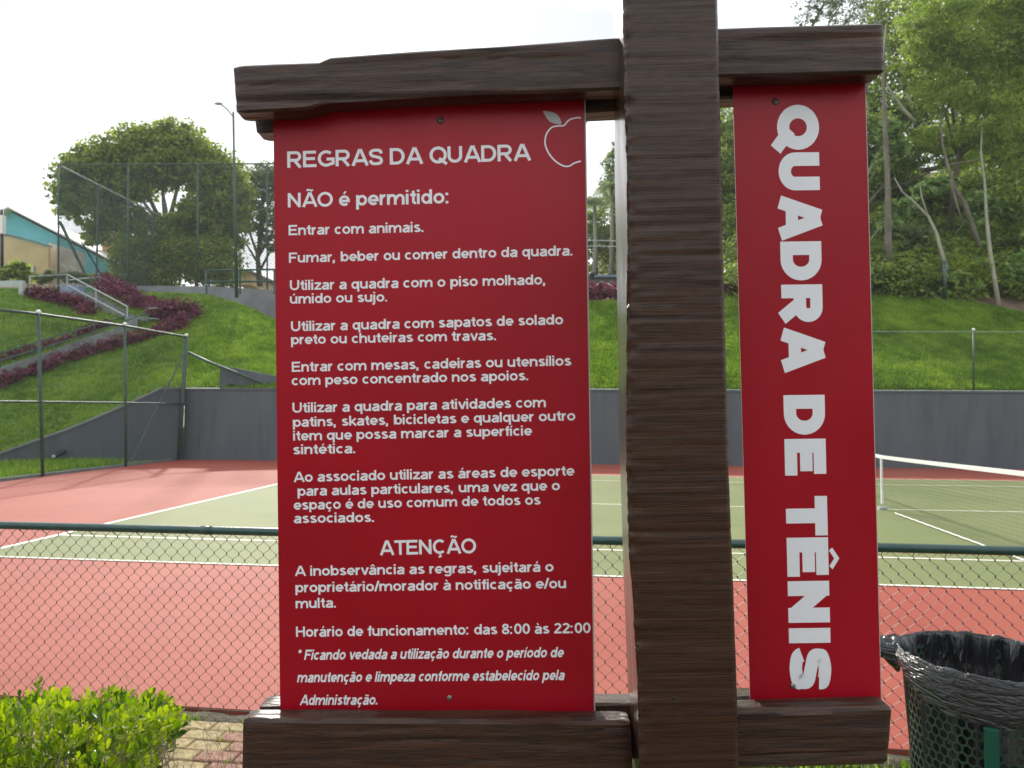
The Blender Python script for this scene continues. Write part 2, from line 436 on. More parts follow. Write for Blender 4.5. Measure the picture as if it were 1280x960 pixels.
# ---- tennis court: painted sheets
X0, X1 = 0.0, 23.77
CY0, CY1 = -3.47, 14.5
g = MB(); g.box((-6.45, CY0, -0.25), (31.0, CY1, 0.0)); tag(obj('court_surface', g, M['salmon']), kind='structure')
g = MB(); g.add([(X0, 0, .004), (X1, 0, .004), (X1, 10.97, .004), (X0, 10.97, .004)], [(0, 1, 2, 3)])
tag(obj('playing_area', g, M['sage']), kind='structure')
g = MB()
def stripe(x0, y0, x1, y1, z=.008): g.add([(x0, y0, z), (x1, y0, z), (x1, y1, z), (x0, y1, z)], [(0, 1, 2, 3)])
stripe(0, 0, X1, .05); stripe(0, 10.92, X1, 10.97)
stripe(0.1, 1.345, 23.67, 1.395); stripe(0.1, 9.575, 23.67, 9.625)
stripe(0, .05, .09, 10.92); stripe(23.68, .05, 23.77, 10.92)
stripe(5.46, 1.395, 5.51, 9.575); stripe(18.26, 1.395, 18.31, 9.575)
stripe(5.51, 5.46, 18.26, 5.51)
tag(obj('court_lines', g, M['line']), kind='structure')

# ---- brick path, kerb strip between it and the court
PX0, PX1, PY0, PY1 = 2.6, 7.4, -4.75, -3.62
g = MB(); g.add([(PX0, PY0, -.022), (PX1, PY0, -.022), (PX1, PY1, -.022), (PX0, PY1, -.022)], [(0, 1, 2, 3)])
pave = tag(obj('brick_path', g, M['paveground']), kind='structure')
def brickmesh(name, L_, W_, m, seed):
    random.seed(seed)
    b = MB(); h = .045; c = .006
    j = lambda: random.uniform(-.0025, .0025)
    bot = [(-L_/2, -W_/2, -h), (L_/2, -W_/2, -h), (L_/2, W_/2, -h), (-L_/2, W_/2, -h)]
    mid = [(x * (1), y, -c + 0) for x, y, _ in bot]
    top = [(x - math.copysign(c, x) + j(), y - math.copysign(c, y) + j(), 0 + j() * .4) for x, y, _ in bot]
    vs = bot + mid + top
    fs = [(3, 2, 1, 0), (8, 9, 10, 11)]
    for k in range(4):
        fs.append((k, (k + 1) % 4, 4 + (k + 1) % 4, 4 + k)); fs.append((4 + k, 4 + (k + 1) % 4, 8 + (k + 1) % 4, 8 + k))
    b.add(vs, fs)
    me = bpy.data.meshes.new(name); me.from_pydata(b.v, [], b.f); me.materials.append(m); return me
BL, BW, JT = .198, .098, .008
by = [brickmesh('brick', BL, BW, M['bricky'], s) for s in range(3)]
br = [brickmesh('brick', BL, BW, M['brickr'], s) for s in range(3)]
XB = 5.34
random.seed(3)
row = 0
y = PY1 - .055
while y > PY0 + .05 and row < 11:
    off = (row % 2) * .103
    x = PX0 + 1.45 + off
    while x < 6.45:
        me = random.choice(by if x < XB else br)
        o = bpy.data.objects.new('brick', me); COL.objects.link(o); o.parent = pave
        o.location = (x + random.uniform(-.004, .004), y + random.uniform(-.003, .003), random.uniform(-.006, .004))
        o.rotation_euler = (random.uniform(-.012, .012), random.uniform(-.012, .012), random.uniform(-.025, .025))
        x += BL + JT
    y -= BW + JT; row += 1
# weeds in the joints and grass verge
def tufts(P0, size, n_bl=5):
    n = len(P0); c = np.repeat(P0, n_bl, 0); k = len(c)
    ang = RNG.random(k) * 2 * np.pi; lean = RNG.random(k) * .7
    d = np.stack([np.cos(ang) * lean, np.sin(ang) * lean, np.ones(k)], 1); d /= np.linalg.norm(d, axis=1)[:, None]
    w = np.stack([-np.sin(ang + .7), np.cos(ang + .7), np.zeros(k)], 1)
    s = (size * (.5 + RNG.random(k)))[:, None]
    c = c + np.stack([np.cos(ang), np.sin(ang), np.zeros(k)], 1) * size * .3
    V = np.stack([c - w * s * .10, c + w * s * .10, c + d * s * .7 + w * s * .07, c + d * s], 1).reshape(-1, 3)
    return V, np.arange(4 * k).reshape(k, 4)
pts = []
for i in range(420):
    r_ = random.randrange(0, 11)
    pts.append((random.uniform(4.1, 6.6), PY1 - .002 - r_ * .106 + random.uniform(-.006, .006), -.015))
for i in range(500): pts.append((random.uniform(3, 9.6), random.uniform(-3.66, -3.58), -.02))
pts = np.array(pts)
keep = np.array([mn.noise(Vector((p[0] * 3, p[1] * 3, 0))) > -.05 for p in pts])
V, Fq = tufts(pts[keep], .035, 4)
tag(fastmesh('weeds', V, Fq, M['grass'], val=RNG.random(len(Fq))), label='sparse green weeds in the joints of the brick path', cat='weeds', kind='stuff')
pts = np.stack([RNG.uniform(6.5, 11.0, 9000), RNG.uniform(-5.6, -3.63, 9000), np.full(9000, -.09)], 1)
V, Fq = tufts(pts, .09, 3)
tag(fastmesh('grass_verge', V, Fq, M['grass'], val=RNG.random(len(Fq))), label='short green grass around the bin and sign foot', cat='grass', kind='stuff')
# kerb strip: rough soil-covered edge stones
g = MB()
rows = []
for yy, zz in ((-3.62, -.09), (-3.60, -.02), (-3.53, -.012), (-3.452, -.02), (-3.452, -.09)):
    rows.append([(xx, yy - .03 + .012 * mn.noise(Vector((xx * 5, yy * 9, 1))), zz + .012 * mn.noise(Vector((xx * 7, yy * 9, 5)))) for xx in np.arange(-6.4, 16, .08)])
g.grid(rows)
tag(obj('kerb', g, M['kerb'], smooth=True), kind='structure')

# ================================================================== BANKS (one terrain sheet behind the walls)
WALLC = np.array([-6.2, 14.45]); WALLE = np.array([-9.99, 11.18])
def left_wall_pt(px, py):
    r = ray(px, py); n = np.array([-(WALLE - WALLC)[1], (WALLE - WALLC)[0]])
    t = ((WALLC - CP[:2]) @ n) / (r[:2] @ n)
    return CP + r * t
YB = [(-330, 640), (-200, 612), (-60, 590), (0, 567), (53, 548), (84, 537), (121, 522), (158, 506), (201, 486), (231, 485), (345, 485), (738, 486), (921, 487), (1280, 488.5), (1700, 491)]
YC = [(-330, 362), (-60, 362), (0, 361), (40, 366), (80, 372), (120, 372), (160, 364), (200, 366), (258, 368), (300, 380), (345, 400), (400, 402), (500, 396), (620, 384), (738, 377), (925, 371), (1093, 370), (1180, 374), (1230, 381), (1280, 391), (1400, 404), (1700, 410)]
DC = [(-330, 30), (0, 31), (100, 33), (200, 33.5), (345, 31), (500, 29.5), (738, 29), (1100, 28.5), (1280, 28), (1700, 27)]
ip = lambda tab, x: float(np.interp(x, [a for a, _ in tab], [b for _, b in tab]))
def wall_depth(px):
    if px < 229: return depth(left_wall_pt(px, ip(YB, px))) + .12
    return depth(onY(px, ip(YB, px), 14.62))
def bank(px, t):
    """terrain point at column px, t from wall top (0) to crest (1)"""
    yb, yc = ip(YB, px), ip(YC, px)
    d0, d1 = wall_depth(px), ip(DC, px)
    py = yb + (yc - yb) * t
    dd = d0 + (d1 - d0) * (t ** 1.15)
    return P(px, py, dd)
def surf(px, py, lift=0.0):
    """terrain point under pixel px, py"""
    yb, yc = ip(YB, px), ip(YC, px)
    t = (py - yb) / (yc - yb)
    tt = min(max(t, 0), 1.25)
    d0, d1 = wall_depth(px), ip(DC, px)
    p = P(px, py, d0 + (d1 - d0) * tt ** 1.15)
    p[2] += lift
    return p
cols = list(range(-330, 1701, 14))
rows = []
for i in range(19):
    t = i / 18
    rr = []
    for px in cols:
        p = bank(px, t)
        if 0 < i < 18: p[2] += .06 * mn.noise(Vector((p[0] * .8, p[1] * .8, 0)))
        rr.append(p)
    rows.append(rr)
crest = rows[-1]
fw2 = np.array([CF[0], CF[1], 0]); fw2 /= np.linalg.norm(fw2)
hill = []
for px, p in zip(cols, crest):
    s = min(max((px - 860) / 160, 0), 1)
    hill.append(s)
for dist in (1.5, 4, 8, 14, 22, 40, 120):
    rr = []
    for s, px, p in zip(hill, cols, crest):
        q = np.array(p) + fw2 * dist * (1 + 0.0 * s)
        flat = -0.25 + 0 * dist
        steep = min(dist, 30) * .6
        q[2] += flat * (1 - s) + steep * s + (0.4 * mn.noise(Vector((q[0] * .4, q[1] * .4, 2))) if dist > 3 else 0)
        rr.append(q)
    rows.append(rr)
g = MB(); g.grid(rows[:19]); tag(obj('grass_bank', g, M['lawn'], smooth=True), kind='structure')
g = MB(); g.grid(rows[18:]); tag(obj('hillside', g, M['litter'], smooth=True), kind='structure')
# grass blades over the bank, only where the photograph shows it
def grass_patch(pxr, n, size, tr=(0, 1.0)):
    out = []
    a = RNG.uniform(pxr[0], pxr[1], n); t = RNG.uniform(tr[0], tr[1], n) ** .85
    for x_, t_ in zip(a, t):
        p = bank(x_, t_)
        p[2] += .06 * mn.noise(Vector((p[0] * .8, p[1] * .8, 0))) if 0.02 < t_ < .98 else 0
        out.append(p)
    return np.array(out)
GP = np.concatenate([grass_patch((-30, 350), 30000, .1), grass_patch((725, 785), 7000, .1), grass_patch((900, 935), 4000, .1), grass_patch((1085, 1330), 30000, .1), grass_patch((350, 725), 3500, .1), grass_patch((785, 1085), 3500, .1)])
V, Fq = tufts(GP, .085, 5)
pat = np.array([.5 * mn.noise(Vector((p[0] * .7, p[1] * .7, p[2]))) + .4 * mn.noise(Vector((p[0] * 2.6, p[1] * 2.6, p[2] * 2))) for p in GP])
val = np.clip(.5 + np.repeat(pat, 5) * .85 + RNG.normal(size=len(Fq)) * .22, 0, 1)
tag(fastmesh('bank_grass', V, Fq, M['grass'], val=val), label='thick green grass covering the banks behind the court', cat='grass', kind='stuff')
# small strip of grass at the foot of the left wall
a = G(-160, 603 + 12); b_ = np.array([-6.52, 11.0, 0])
pts = []
for i in range(5200):
    v = random.random(); yy = 4.0 + v * 8.1
    xl = WALLC[0] + (WALLE[0] - WALLC[0]) / (WALLE[1] - WALLC[1]) * (yy - WALLC[1])
    xx = random.uniform(max(xl, -12) + .1, -6.6)
    if xx < -6.6: pts.append((xx, yy, .03 + .08 * random.random()))
V, Fq = tufts(np.array(pts), .12, 3)
tag(fastmesh('verge_grass', V, Fq, M['grass'], val=np.clip(RNG.normal(size=len(Fq)) * .2 + .6, 0, 1)), label='bright grass strip between side fence and dark wall', cat='grass', kind='stuff')
g = MB(); g.hexa([(-14, -8, -.09), (-6.55, -8, -.09), (-6.55, 13.7, -.09), (-14, 13.7, -.09), (-14, -8, .04), (-6.55, -8, .03), (-6.55, 13.7, .03), (-14, 13.7, .04)])
tag(obj('verge', g, M['lawn']), kind='structure')
g = MB(); g.box((-6.56, -3.4, -.09), (-6.46, 14.0, .07)); tag(obj('side_kerb', g, M['concrete']), kind='structure')

# ---- walls
def wall_strip(name, label, top_pts, bottom_z, thick, m, off):
    """wall through world points (top line), thickness towards off"""
    w = thing(name, label, 'wall', (top_pts[0][0], top_pts[0][1], bottom_z))
    g = MB()
    off = np.asarray(off, float)
    rows = []
    tp = [np.asarray(p) for p in top_pts]
    rows.append([np.array([p[0], p[1], bottom_z]) for p in tp])
    rows.append(tp)
    rows.append([p + off * thick for p in tp])
    rows.append([np.array([p[0], p[1], bottom_z]) + off * thick for p in tp])
    rows.append([np.array([p[0], p[1], bottom_z]) for p in tp])
    g.grid(rows)
    n = len(tp)
    for k in (0, n - 1):
        g.add([rows[0][k], rows[1][k], rows[2][k], rows[3][k]], [(0, 1, 2, 3)])
    obj('wall_face', g, m, w)
    return w, tp
tp = [onY(px, ip(YB, px) + 1.5, 14.5) for px in list(range(232, 1500, 60)) + [1520]]
tp[0] = onY(231, 486.5, 14.5)
bw, btp = wall_strip('back_wall', 'long slate grey court wall below the grass bank at the back', tp, -.2, .2, M['wallgrey'], (0, 1, 0))
g = MB()
rows = [[p + np.array([0, -.03, -.03]) for p in btp], [p + np.array([0, -.03, .03]) for p in btp], [p + np.array([0, .22, .03]) for p in btp], [p + np.array([0, .22, -.03]) for p in btp]]
rows.append(rows[0]); g.grid(rows); obj('wall_cap', g, M['wallgrey'], bw)
lp = [left_wall_pt(px, ip(YB, px)) for px in (229, 215, 201, 180, 158, 121, 84, 53, 25, 0, -60, -130, -200)]
lw, ltp = wall_strip('side_wall', 'dark grey wall with a top sloping down to the left behind the side fence', lp, -.2, .2, M['wallgrey'], (-.65, .76, 0))
g = MB()
rows = [[p + np.array([.03, -.03, -.02]) for p in ltp], [p + np.array([.03, -.03, .035]) for p in ltp], [p + np.array([-.16, .18, .035]) for p in ltp], [p + np.array([-.16, .18, -.02]) for p in ltp]]
rows.append(rows[0]); g.grid(rows); obj('wall_cap', g, M['wallpale'], lw)
# spout fixed to the side wall
q = left_wall_pt(66, 570)
sp = thing('wall_spout', 'short grey pipe spout sticking out low on the dark side wall', 'pipe', q)
g = MB(); a = left_wall_pt(80, 564); dirw = np.array([.7, -.72, 0]) * .22
g.tube([a - dirw * .2, a + dirw * .5, q + dirw * 1.5], .075, 10); obj('pipe', g, M['dark'], sp, smooth=False)
g = MB(); g.ball(q + dirw * 1.6, .06, 8, 5); obj('pipe_mouth', g, M['galv'], sp, smooth=True)
# low step of wall behind the back-left corner, above the wall
g = MB()
a, b_, c, d_ = [surf(276, 458, -.02), surf(345, 470, -.02), surf(420, 478, -.02), None][0:4]
for p in (a, b_, c): pass
d1 = depth(surf(300, 480)) - .1
tops = [P(275, 457, d1), P(300, 461, d1), P(345, 470, d1), P(400, 477, d1)]
wall_strip('retaining_step', 'short grey stepped wall with sloping top above the back left corner', tops, 1.9, .15, M['wallgrey'], (0.0, .4, 0))
# upper wall at the crest, with green railing in front
dU = 34.2
tops = [P(px, y_, dU - (0 if px < 300 else (px - 300) * .012)) for px, y_ in ((140, 358), (170, 357.5), (230, 357.5), (262, 358), (300, 360), (345, 363), (420, 366), (520, 370))]
wall_strip('upper_wall', 'pale grey curved retaining wall at the top of the bank', tops, 4.5, .2, M['wallpale'], (.12, .99, 0))

# ---- plants of the bank: purple hedges
def hedge(label, line, r_px, n, loc_lift=.1, size=.16, group='purple hedges on the bank'):
    """line of pixels on the terrain; clipped purple shrubs following it"""
    base = surf(*line[0])
    t = thing('purple_hedge', label, 'hedge', base, group)
    bl = []
    for (a, b_) in zip(line[:-1], line[1:]):
        k = max(2, int(abs(b_[0] - a[0]) / 7) + 1)
        for i in range(k):
            u = i / k
            px = a[0] + (b_[0] - a[0]) * u; py = a[1] + (b_[1] - a[1]) * u
            p = surf(px, py); s = depth(p) / F
            rr = r_px * s * random.uniform(.85, 1.15)
            bl.append((p[0], p[1] + rr * .2, p[2] + rr * .15, rr, rr, rr))
    bl = [(a, b, c + .15 * d, d * 1.25, e * 1.5, f * 1.2) for a, b, c, d, e, f in bl]
    V, Fq, val = crown(bl, int(n * 1.8), size * .8, sub=.4, clump=12, up=.2)
    fastmesh('foliage', V - ORG[t.name], Fq, M['purple'], t, val)
    g = MB()
    for b in bl[::2]:
        for k in range(3):
            p0 = np.array([b[0], b[1], b[2] - b[5]]); g.tube([p0, p0 + np.array([random.uniform(-.4, .4) * b[3], random.uniform(-.4, .4) * b[3], b[5] * 1.2])], .012, 4, False)
    tag(obj('stem', g, M['bark'], t), kind='stuff')
    return t
random.seed(5)
hedge('purple hedge left of the upper stair flight', [(42, 371), (70, 376), (95, 384), (120, 395)], 9.5, 3400, size=.15)
hedge('purple hedge right of the upper stair flight', [(128, 356), (150, 368), (172, 381), (196, 388)], 10.5, 3600, size=.15)
hedge('rounded purple hedge end beside the stair landing on open grass', [(198, 397), (215, 396), (232, 397), (240, 399)], 14, 3600, size=.15)
hedge('long purple hedge below the ramp running down to the left', [(225, 409), (180, 424), (140, 436), (90, 450), (40, 468), (0, 482), (-60, 505)], 9.5, 6500, size=.15)
hedge('thin purple hedge above the ramp', [(135, 407), (100, 420), (50, 436), (0, 452), (-50, 466)], 6, 2800, size=.13)
hedge('purple hedge along the crest seen between sign and post', [(640, 370), (700, 368), (770, 367), (850, 365), (960, 365)], 10, 6500, size=.17)

# ---- stairs and ramp
random.seed(9)
st = thing('staircase', 'grey concrete stair flight coming down the bank between purple hedges', 'staircase', surf(120, 385))
A0 = surf(100, 372, .25); A1 = surf(158, 400, .12)
side = np.array([CR[0], CR[1], 0]) * .0 + np.array([.55, .83, 0])
nst = 9
for i in range(nst):
    u0 = i / nst; u1 = (i + 1) / nst
    p = A0 + (A1 - A0) * u0; q = A0 + (A1 - A0) * u1
    z = p[2]
    g = MB()
    w = np.array([.5, 1.5, 0])
    lo = min(z - .6, q[2] - .4)
    pts = [(p[0], p[1], lo), (q[0], q[1], lo), (q[0] + w[0], q[1] + w[1], lo), (p[0] + w[0], p[1] + w[1], lo)]
    g.hexa(pts + [(a, b, z - .003 * i) for a, b, _ in pts])
    obj('step', g, M['concrete'], st)
g = MB(); pts = [A1 + np.array([0, -.1, -.6]), A1 + np.array([1.1, -.1, -.6]), A1 + np.array([1.6, 1.4, -.6]), A1 + np.array([.5, 1.4, -.6])]
g.hexa(pts + [p + np.array([0, 0, .6]) for p in pts]); obj('landing', g, M['concrete'], st)
g = MB(); pA = A0 + np.array([-2.6, -.1, 0]); pts = [pA + np.array([0, 0, -.8]), A0 + np.array([0, 0, -.8]), A0 + np.array([.5, 1.5, -.8]), pA + np.array([.5, 1.5, -.8])]
g.hexa(pts + [p + np.array([0, 0, .78]) for p in pts]); obj('upper_landing', g, M['concrete'], st)
rm = thing('ramp', 'narrow concrete ramp descending to the left between two purple hedges', 'ramp', surf(80, 440))
g = MB(); r0 = []; r1 = []; r2 = []; r3 = []
for px, y0_, y1_ in ((172, 400, 412), (140, 414, 424), (100, 427, 438), (50, 445, 456), (0, 461, 473), (-60, 480, 492)):
    a = surf(px, y0_, .05); b_ = surf(px, y1_, .05); b_[2] = a[2] - .05
    r0.append(a + np.array([0, 0, -.6])); r1.append(a); r2.append(b_); r3.append(b_ + np.array([0, 0, -.8]))
g.grid([r0, r1, r2, r3]); obj('slab', g, M['concrete'], rm)

def rails(name, label, bars, posts, r, m, cat='handrail', group=None, rp=None):
    b0 = surf(*posts[0][0][:2]) if len(posts) else bars[0][0]
    t = thing(name, label, cat, b0, group)
    for bar in bars:
        g = MB(); g.tube([surf_air(p) for p in bar], r, 6); obj('rail', g, m, t, smooth=False)
    for po in posts:
        g = MB(); g.tube([surf_air(p) for p in po], rp or r, 6); obj('post', g, m, t)
    return t
def surf_air(p):
    return P(p[0], p[1], p[2])
dz = lambda px, py: depth(surf(px, py))
e1 = dz(84, 372); e2 = dz(159, 400); e3 = dz(37, 372)
rails('handrail', 'pale metal handrail on the near side of the upper stair flight', [
    [(37, 345.5, e3), (84, 343, e1), (159, 383, e2)], [(37, 358.5, e3), (84, 356, e1), (156, 394, e2)]],
    [[(37, 376, e3), (37, 345.5, e3)], [(84, 376, e1), (84, 343, e1)], [(159, 402, e2), (159, 383, e2)], [(120, 384, (e1 + e2) / 2), (120, 362.5, (e1 + e2) / 2)]], .028, M['galv'])
f1 = e1 + 1.6; f2 = dz(195, 392) + 1.0
rails('handrail', 'pale metal handrail on the far side of the upper stair flight', [
    [(86, 350, f1), (125, 346, f1), (195, 384, f2)], [(90, 360, f1), (125, 357.5, f1), (192, 394, f2)]],
    [[(125, 372, f1), (125, 346, f1)], [(160, 384, (f1 + f2) / 2), (160, 365, (f1 + f2) / 2)]], .028, M['galv'])
h1 = dz(186, 404); h2 = dz(100, 438); h3 = dz(0, 470)
rails('handrail', 'grey handrail on the near side of the ramp', [
    [(185, 391, h1), (100, 421, h2), (0, 450.5, h3), (-60, 467, h3 - 1)], [(160, 413.5, (h1 * .7 + h2 * .3)), (100, 434.5, h2), (0, 464.5, h3), (-60, 481, h3 - 1)]],
    [[(186, 410, h1), (186, 385, h1)], [(156, 428, h1 * .65 + h2 * .35), (156, 401, h1 * .65 + h2 * .35)], [(70, 450, h2 * .7 + h3 * .3), (70, 430, h2 * .7 + h3 * .3)], [(0, 474, h3), (0, 450.5, h3)]], .028, M['post'])
rails('handrail', 'grey handrail on the far side of the ramp behind the thin hedge', [
    [(158, 395, e2 + .3), (118, 406, h2 + 1.2), (0, 441, h3 + 1.2), (-60, 458, h3)]],
    [[(118, 420, h2 + 1.2), (118, 406, h2 + 1.2)], [(40, 445, h3 + 1.2), (40, 429, h3 + 1.2)]], .026, M['post'])
rails('handrail', 'short level handrail at the stair landing in front of the rounded hedge', [
    [(186, 385.5, h1), (224, 383.5, h1 + .4)], [(186, 398, h1), (205, 399, h1 + .2)]], [[(186, 406, h1 + .03), (186, 385.5, h1 + .03)], [(224, 396, h1 + .4), (224, 383.5, h1 + .4)]], .03, M['galv'])
gr = thing('guard_rail', 'thick pale guard rail ending at a short post on the lawn top', 'guard rail', surf(28, 370))
dg = dz(28, 368)
g = MB(); a = P(-140, 357, dg); b_ = P(29, 354.5, dg); h = .14
g.hexa([a + (0, 0, -h), b_ + (0, 0, -h), b_ + (0, .08, -h), a + (0, .08, -h), a + (0, 0, h), b_ + (0, 0, h), b_ + (0, .08, h), a + (0, .08, h)]); obj('beam', g, M['galv'], gr)
for px in (28, -60):
    g = MB(); q = P(px, 362, dg - .12); g.box((q[0] - .1, q[1] - .09, q[2] - .5), (q[0] + .1, q[1] + .06, q[2] + .38)); obj('post', g, M['galv'], gr)
g = MB(); q = P(93, 362, e1 + .5); g.box((q[0] - .62, q[1] - .1, q[2] - .7), (q[0] + .3, q[1] + .3, q[2] + .2))
ub = thing('utility_box', 'blue grey box behind the upper stair handrail', 'box', (q[0], q[1], q[2] - .7)); obj('box_body', g, M['bluegrey'], ub)

# ---- green railing in front of the upper wall
dR = dU - 2.2
gt = thing('green_railing', 'dark green two bar railing beside the lamp pole on the upper wall', 'railing', P(258, 372, dR))
for y0_, y1_ in ((338, 337), (352.5, 352)):
    g = MB(); g.tube([P(258, y0_, dR), P(470, y1_ - 2, dR)], .045, 6); obj('rail', g, M['rail'], gt)
for px in (258, 300, 343, 386, 430, 470):
    g = MB(); g.tube([P(px, 368, dR), P(px, 337.5, dR)], .045, 6); obj('post', g, M['rail'], gt)

# ================================================================== FENCES
def wire_panel(p00, p10, p01, p11, cell, r, clip=None):
    """diagonal wires between two top and two bottom corners (straight, 3-sided)"""
    p00, p10, p01, p11 = [np.asarray(p, float) for p in (p00, p10, p01, p11)]
    W_ = np.linalg.norm(p10 - p00); H_ = np.linalg.norm(p01 - p00)
    q = lambda u, v: (p00 * (1 - u) + p10 * u) * (1 - v) + (p01 * (1 - u) + p11 * u) * v
    nrm = np.cross(p10 - p00, p01 - p00); nrm /= np.linalg.norm(nrm)
    g = MB(); VV = []; FF = []
    def seg(a, b_, o):
        t = b_ - a; t /= np.linalg.norm(t) + 1e-9; u = np.cross(nrm, t)
        k = len(VV)
        for p in (a, b_):
            VV.extend([p + nrm * (r + o), p - nrm * r * .5 + u * r + nrm * o, p - nrm * r * .5 - u * r + nrm * o])
        FF.extend([(k, k + 1, k + 4, k + 3), (k + 1, k + 2, k + 5, k + 4), (k + 2, k, k + 3, k + 5)])
    s = -H_
    while s < W_:
        for sg in (1, -1):
            # line x = s + y (sg=1) or x = s+H - y
            y0 = 0; y1 = H_
            if sg == 1:
                y0 = max(0, -s); y1 = min(H_, W_ - s)
                if y1 > y0: seg(q((s + y0) / W_, y0 / H_), q((s + y1) / W_, y1 / H_), r * .8)
            else:
                y0 = max(0, s + H_ - W_); y1 = min(H_, s + H_)
                if y1 > y0: seg(q((s + H_ - y0) / W_, y0 / H_), q((s + H_ - y1) / W_, y1 / H_), -r * .8)
        s += cell
    g.v = [tuple(p) for p in VV]; g.f = FF
    return g

# ---- tall side fence (left)
FX = -6.42
sf = thing('side_fence', 'tall green chain link fence along the left side of the court', 'fence', (FX, 8.4, 0))
ptop = [onX(-110, 377, FX), onX(0, 385.5, FX), onX(48, 392.5, FX), onX(157, 407.5, FX)]
cornertop = P(233, 421, depth((-6.45, 14.3, 2)))
bots = [(-110, 618), (52.5, 597), (157, 581.5), (231, 576)]
pbase = [onX(-60, 610, FX), onX(53.5, 598, FX), onX(157.5, 582, FX), np.array([-6.42, 14.25, 0])]
ptops = [onX(-66, 380, FX), onX(48, 392.5, FX), onX(156, 407.5, FX), cornertop]
for i, (a, b_) in enumerate(zip(pbase, ptops)):
    g = MB(); a = a.copy(); a[2] = min(a[2], 0)
    g.tube([a, b_], .038 if i < 3 else .065, 8); po = obj('post', g, M['post'], sf, smooth=True)
    g = MB(); g.ball(b_ + np.array([0, 0, .05]), .06, 8, 5); obj('post_cap', g, M['cap'], po, smooth=True)
mid = [onX(-66, 502, FX), onX(0, 502, FX), onX(157, 503.5, FX), P(231, 505, depth(cornertop))]
g = MB(); g.tube(ptops, .034, 8); obj('top_rail', g, M['post'], sf, smooth=True)
g = MB(); g.tube(mid, .026, 8); obj('middle_rail', g, M['post'], sf, smooth=True)
g = MB(); g.tube([P(231, 440, depth(cornertop) - .1), P(163, 579, depth(pbase[2]) + .6)], .024, 6); obj('brace', g, M['post'], sf)
g = MB(); g.tube([P(236, 441, depth(cornertop)), P(262, 453, depth(cornertop)), P(345, 485, depth(cornertop) + .2), P(420, 512, depth(cornertop) + .4)], .045, 8); obj('sloping_rail', g, M['post'], sf, smooth=True)
for i in range(3):
    g = wire_panel(pbase[i], pbase[i + 1], ptops[i], ptops[i + 1], .075, .0019)
    tag(obj('chain_link', g, M['wire'], sf), kind='stuff')

# ---- back fence above the wall at the right
bf = thing('back_fence', 'thin wire fence with slim pale posts standing on the back wall at right', 'fence', onY(1217, 487, 14.55))
def bp_(px, py): return onY(px, py, 14.6)
for px in (941, 1079, 1217, 1355):
    g = MB(); g.tube([bp_(px, 488), bp_(px, 413)], .024, 8); po = obj('post', g, M['post'], bf, smooth=True)
    g = MB(); g.ball(bp_(px, 412), .045, 8, 5); obj('post_cap', g, M['cap'], po, smooth=True)
g = MB(); g.tube([bp_(941, 414), bp_(1355, 415)], .007, 5); obj('top_wire', g, M['galv'], bf)
tag(obj('chain_link', wire_panel(bp_(941, 487), bp_(1355, 488), bp_(941, 414), bp_(1355, 415), .075, .0009), M['post'], bf), kind='stuff')

# ---- tall fence of the upper court
D1 = 36.0
uf = thing('upper_fence', 'very tall netted fence of the upper court in front of the big tree', 'fence', P(160, 357, D1))
for px in (73, 160, 247, 334, 421):
    g = MB(); g.tube([P(px, 372, D1), P(px, 205, D1)], .042, 8); obj('post', g, M['post'], uf, smooth=True)
g = MB(); g.tube([P(73, 206, D1), P(421, 204, D1)], .035, 6); obj('top_rail', g, M['post'], uf)
vpx = 679.
def sidep(u, y0, vy=510):    # a point on the side that runs away from the camera, u = how far
    k = 1 - 1 / (1 + u)
    return P(73 + (vpx - 73) * k, y0 + (vy - y0) * k, D1 * (1 + u))
us = [0, .09, .17, .245, .32]
g = MB(); g.tube([sidep(0, 206), sidep(.34, 206)], .05, 6); obj('top_rail', g, M['galv'], uf)
for u in us[1:]:
    g = MB(); a = sidep(u, 206); g.tube([a + np.array([0, 0, -6.4]), a], .05, 6); obj('post', g, M['post'], uf)
g = MB(); g.tube([P(75, 277, D1), P(106, 342, D1 + .6)], .07, 6); obj('brace', g, M['post'], uf)
g = MB(); g.tube([sidep(.05, 292), sidep(.14, 360)], .04, 6); obj('brace', g, M['post'], uf)
tag(obj('netting', wire_panel(P(73, 362, D1), P(421, 362, D1), P(73, 206, D1), P(421, 204, D1), .16, .006), M['post'], uf), kind='stuff')
a0 = sidep(0, 206); a1 = sidep(.33, 206)
tag(obj('netting', wire_panel(a0 - (0, 0, 6.3), a1 - (0, 0, 6.3), a0, a1, .16, .006), M['post'], uf), kind='stuff')

# ---- lamp pole
lp_ = thing('lamp_pole', 'tall slim grey lamp pole left of the sign with one short arm at its top', 'lamp post', P(295.5, 368, dR - .4), 'slim lamp poles')
dl = dR - .4
g = MB(); g.tube([P(295.8, 372, dl), P(293.5, 250, dl), P(291.6, 140, dl)], [.085, .06, .04], 8); obj('pole', g, M['post'], lp_, smooth=True)
for dx, dy in ((-16, -11),):
    g = MB(); g.tube([P(291.6, 146, dl), P(291.6 + dx * .5, 140 + dy * .35, dl), P(291.6 + dx, 141 + dy, dl)], .025, 6); ar = obj('arm', g, M['post'], lp_)
    g = MB(); q = P(291.6 + dx * 1.15, 140.5 + dy, dl); g.ball(q, .2, 8, 5, (1, .5, .25)); obj('lamp_head', g, M['galv'], ar, smooth=True)
lp2 = thing('lamp_pole', 'slim grey lamp pole right at the edge of the rules board, partly hidden by it', 'lamp post', P(729.5, 358, dl), 'slim lamp poles')
g = MB(); g.tube([P(730.5, 372, dl), P(729.5, 153, dl)], [.06, .04], 8); obj('pole', g, M['post'], lp2, smooth=True)
g = MB(); g.tube([P(729.5, 155, dl), P(733, 153, dl), P(742, 142, dl)], .025, 6); ar = obj('arm', g, M['post'], lp2)
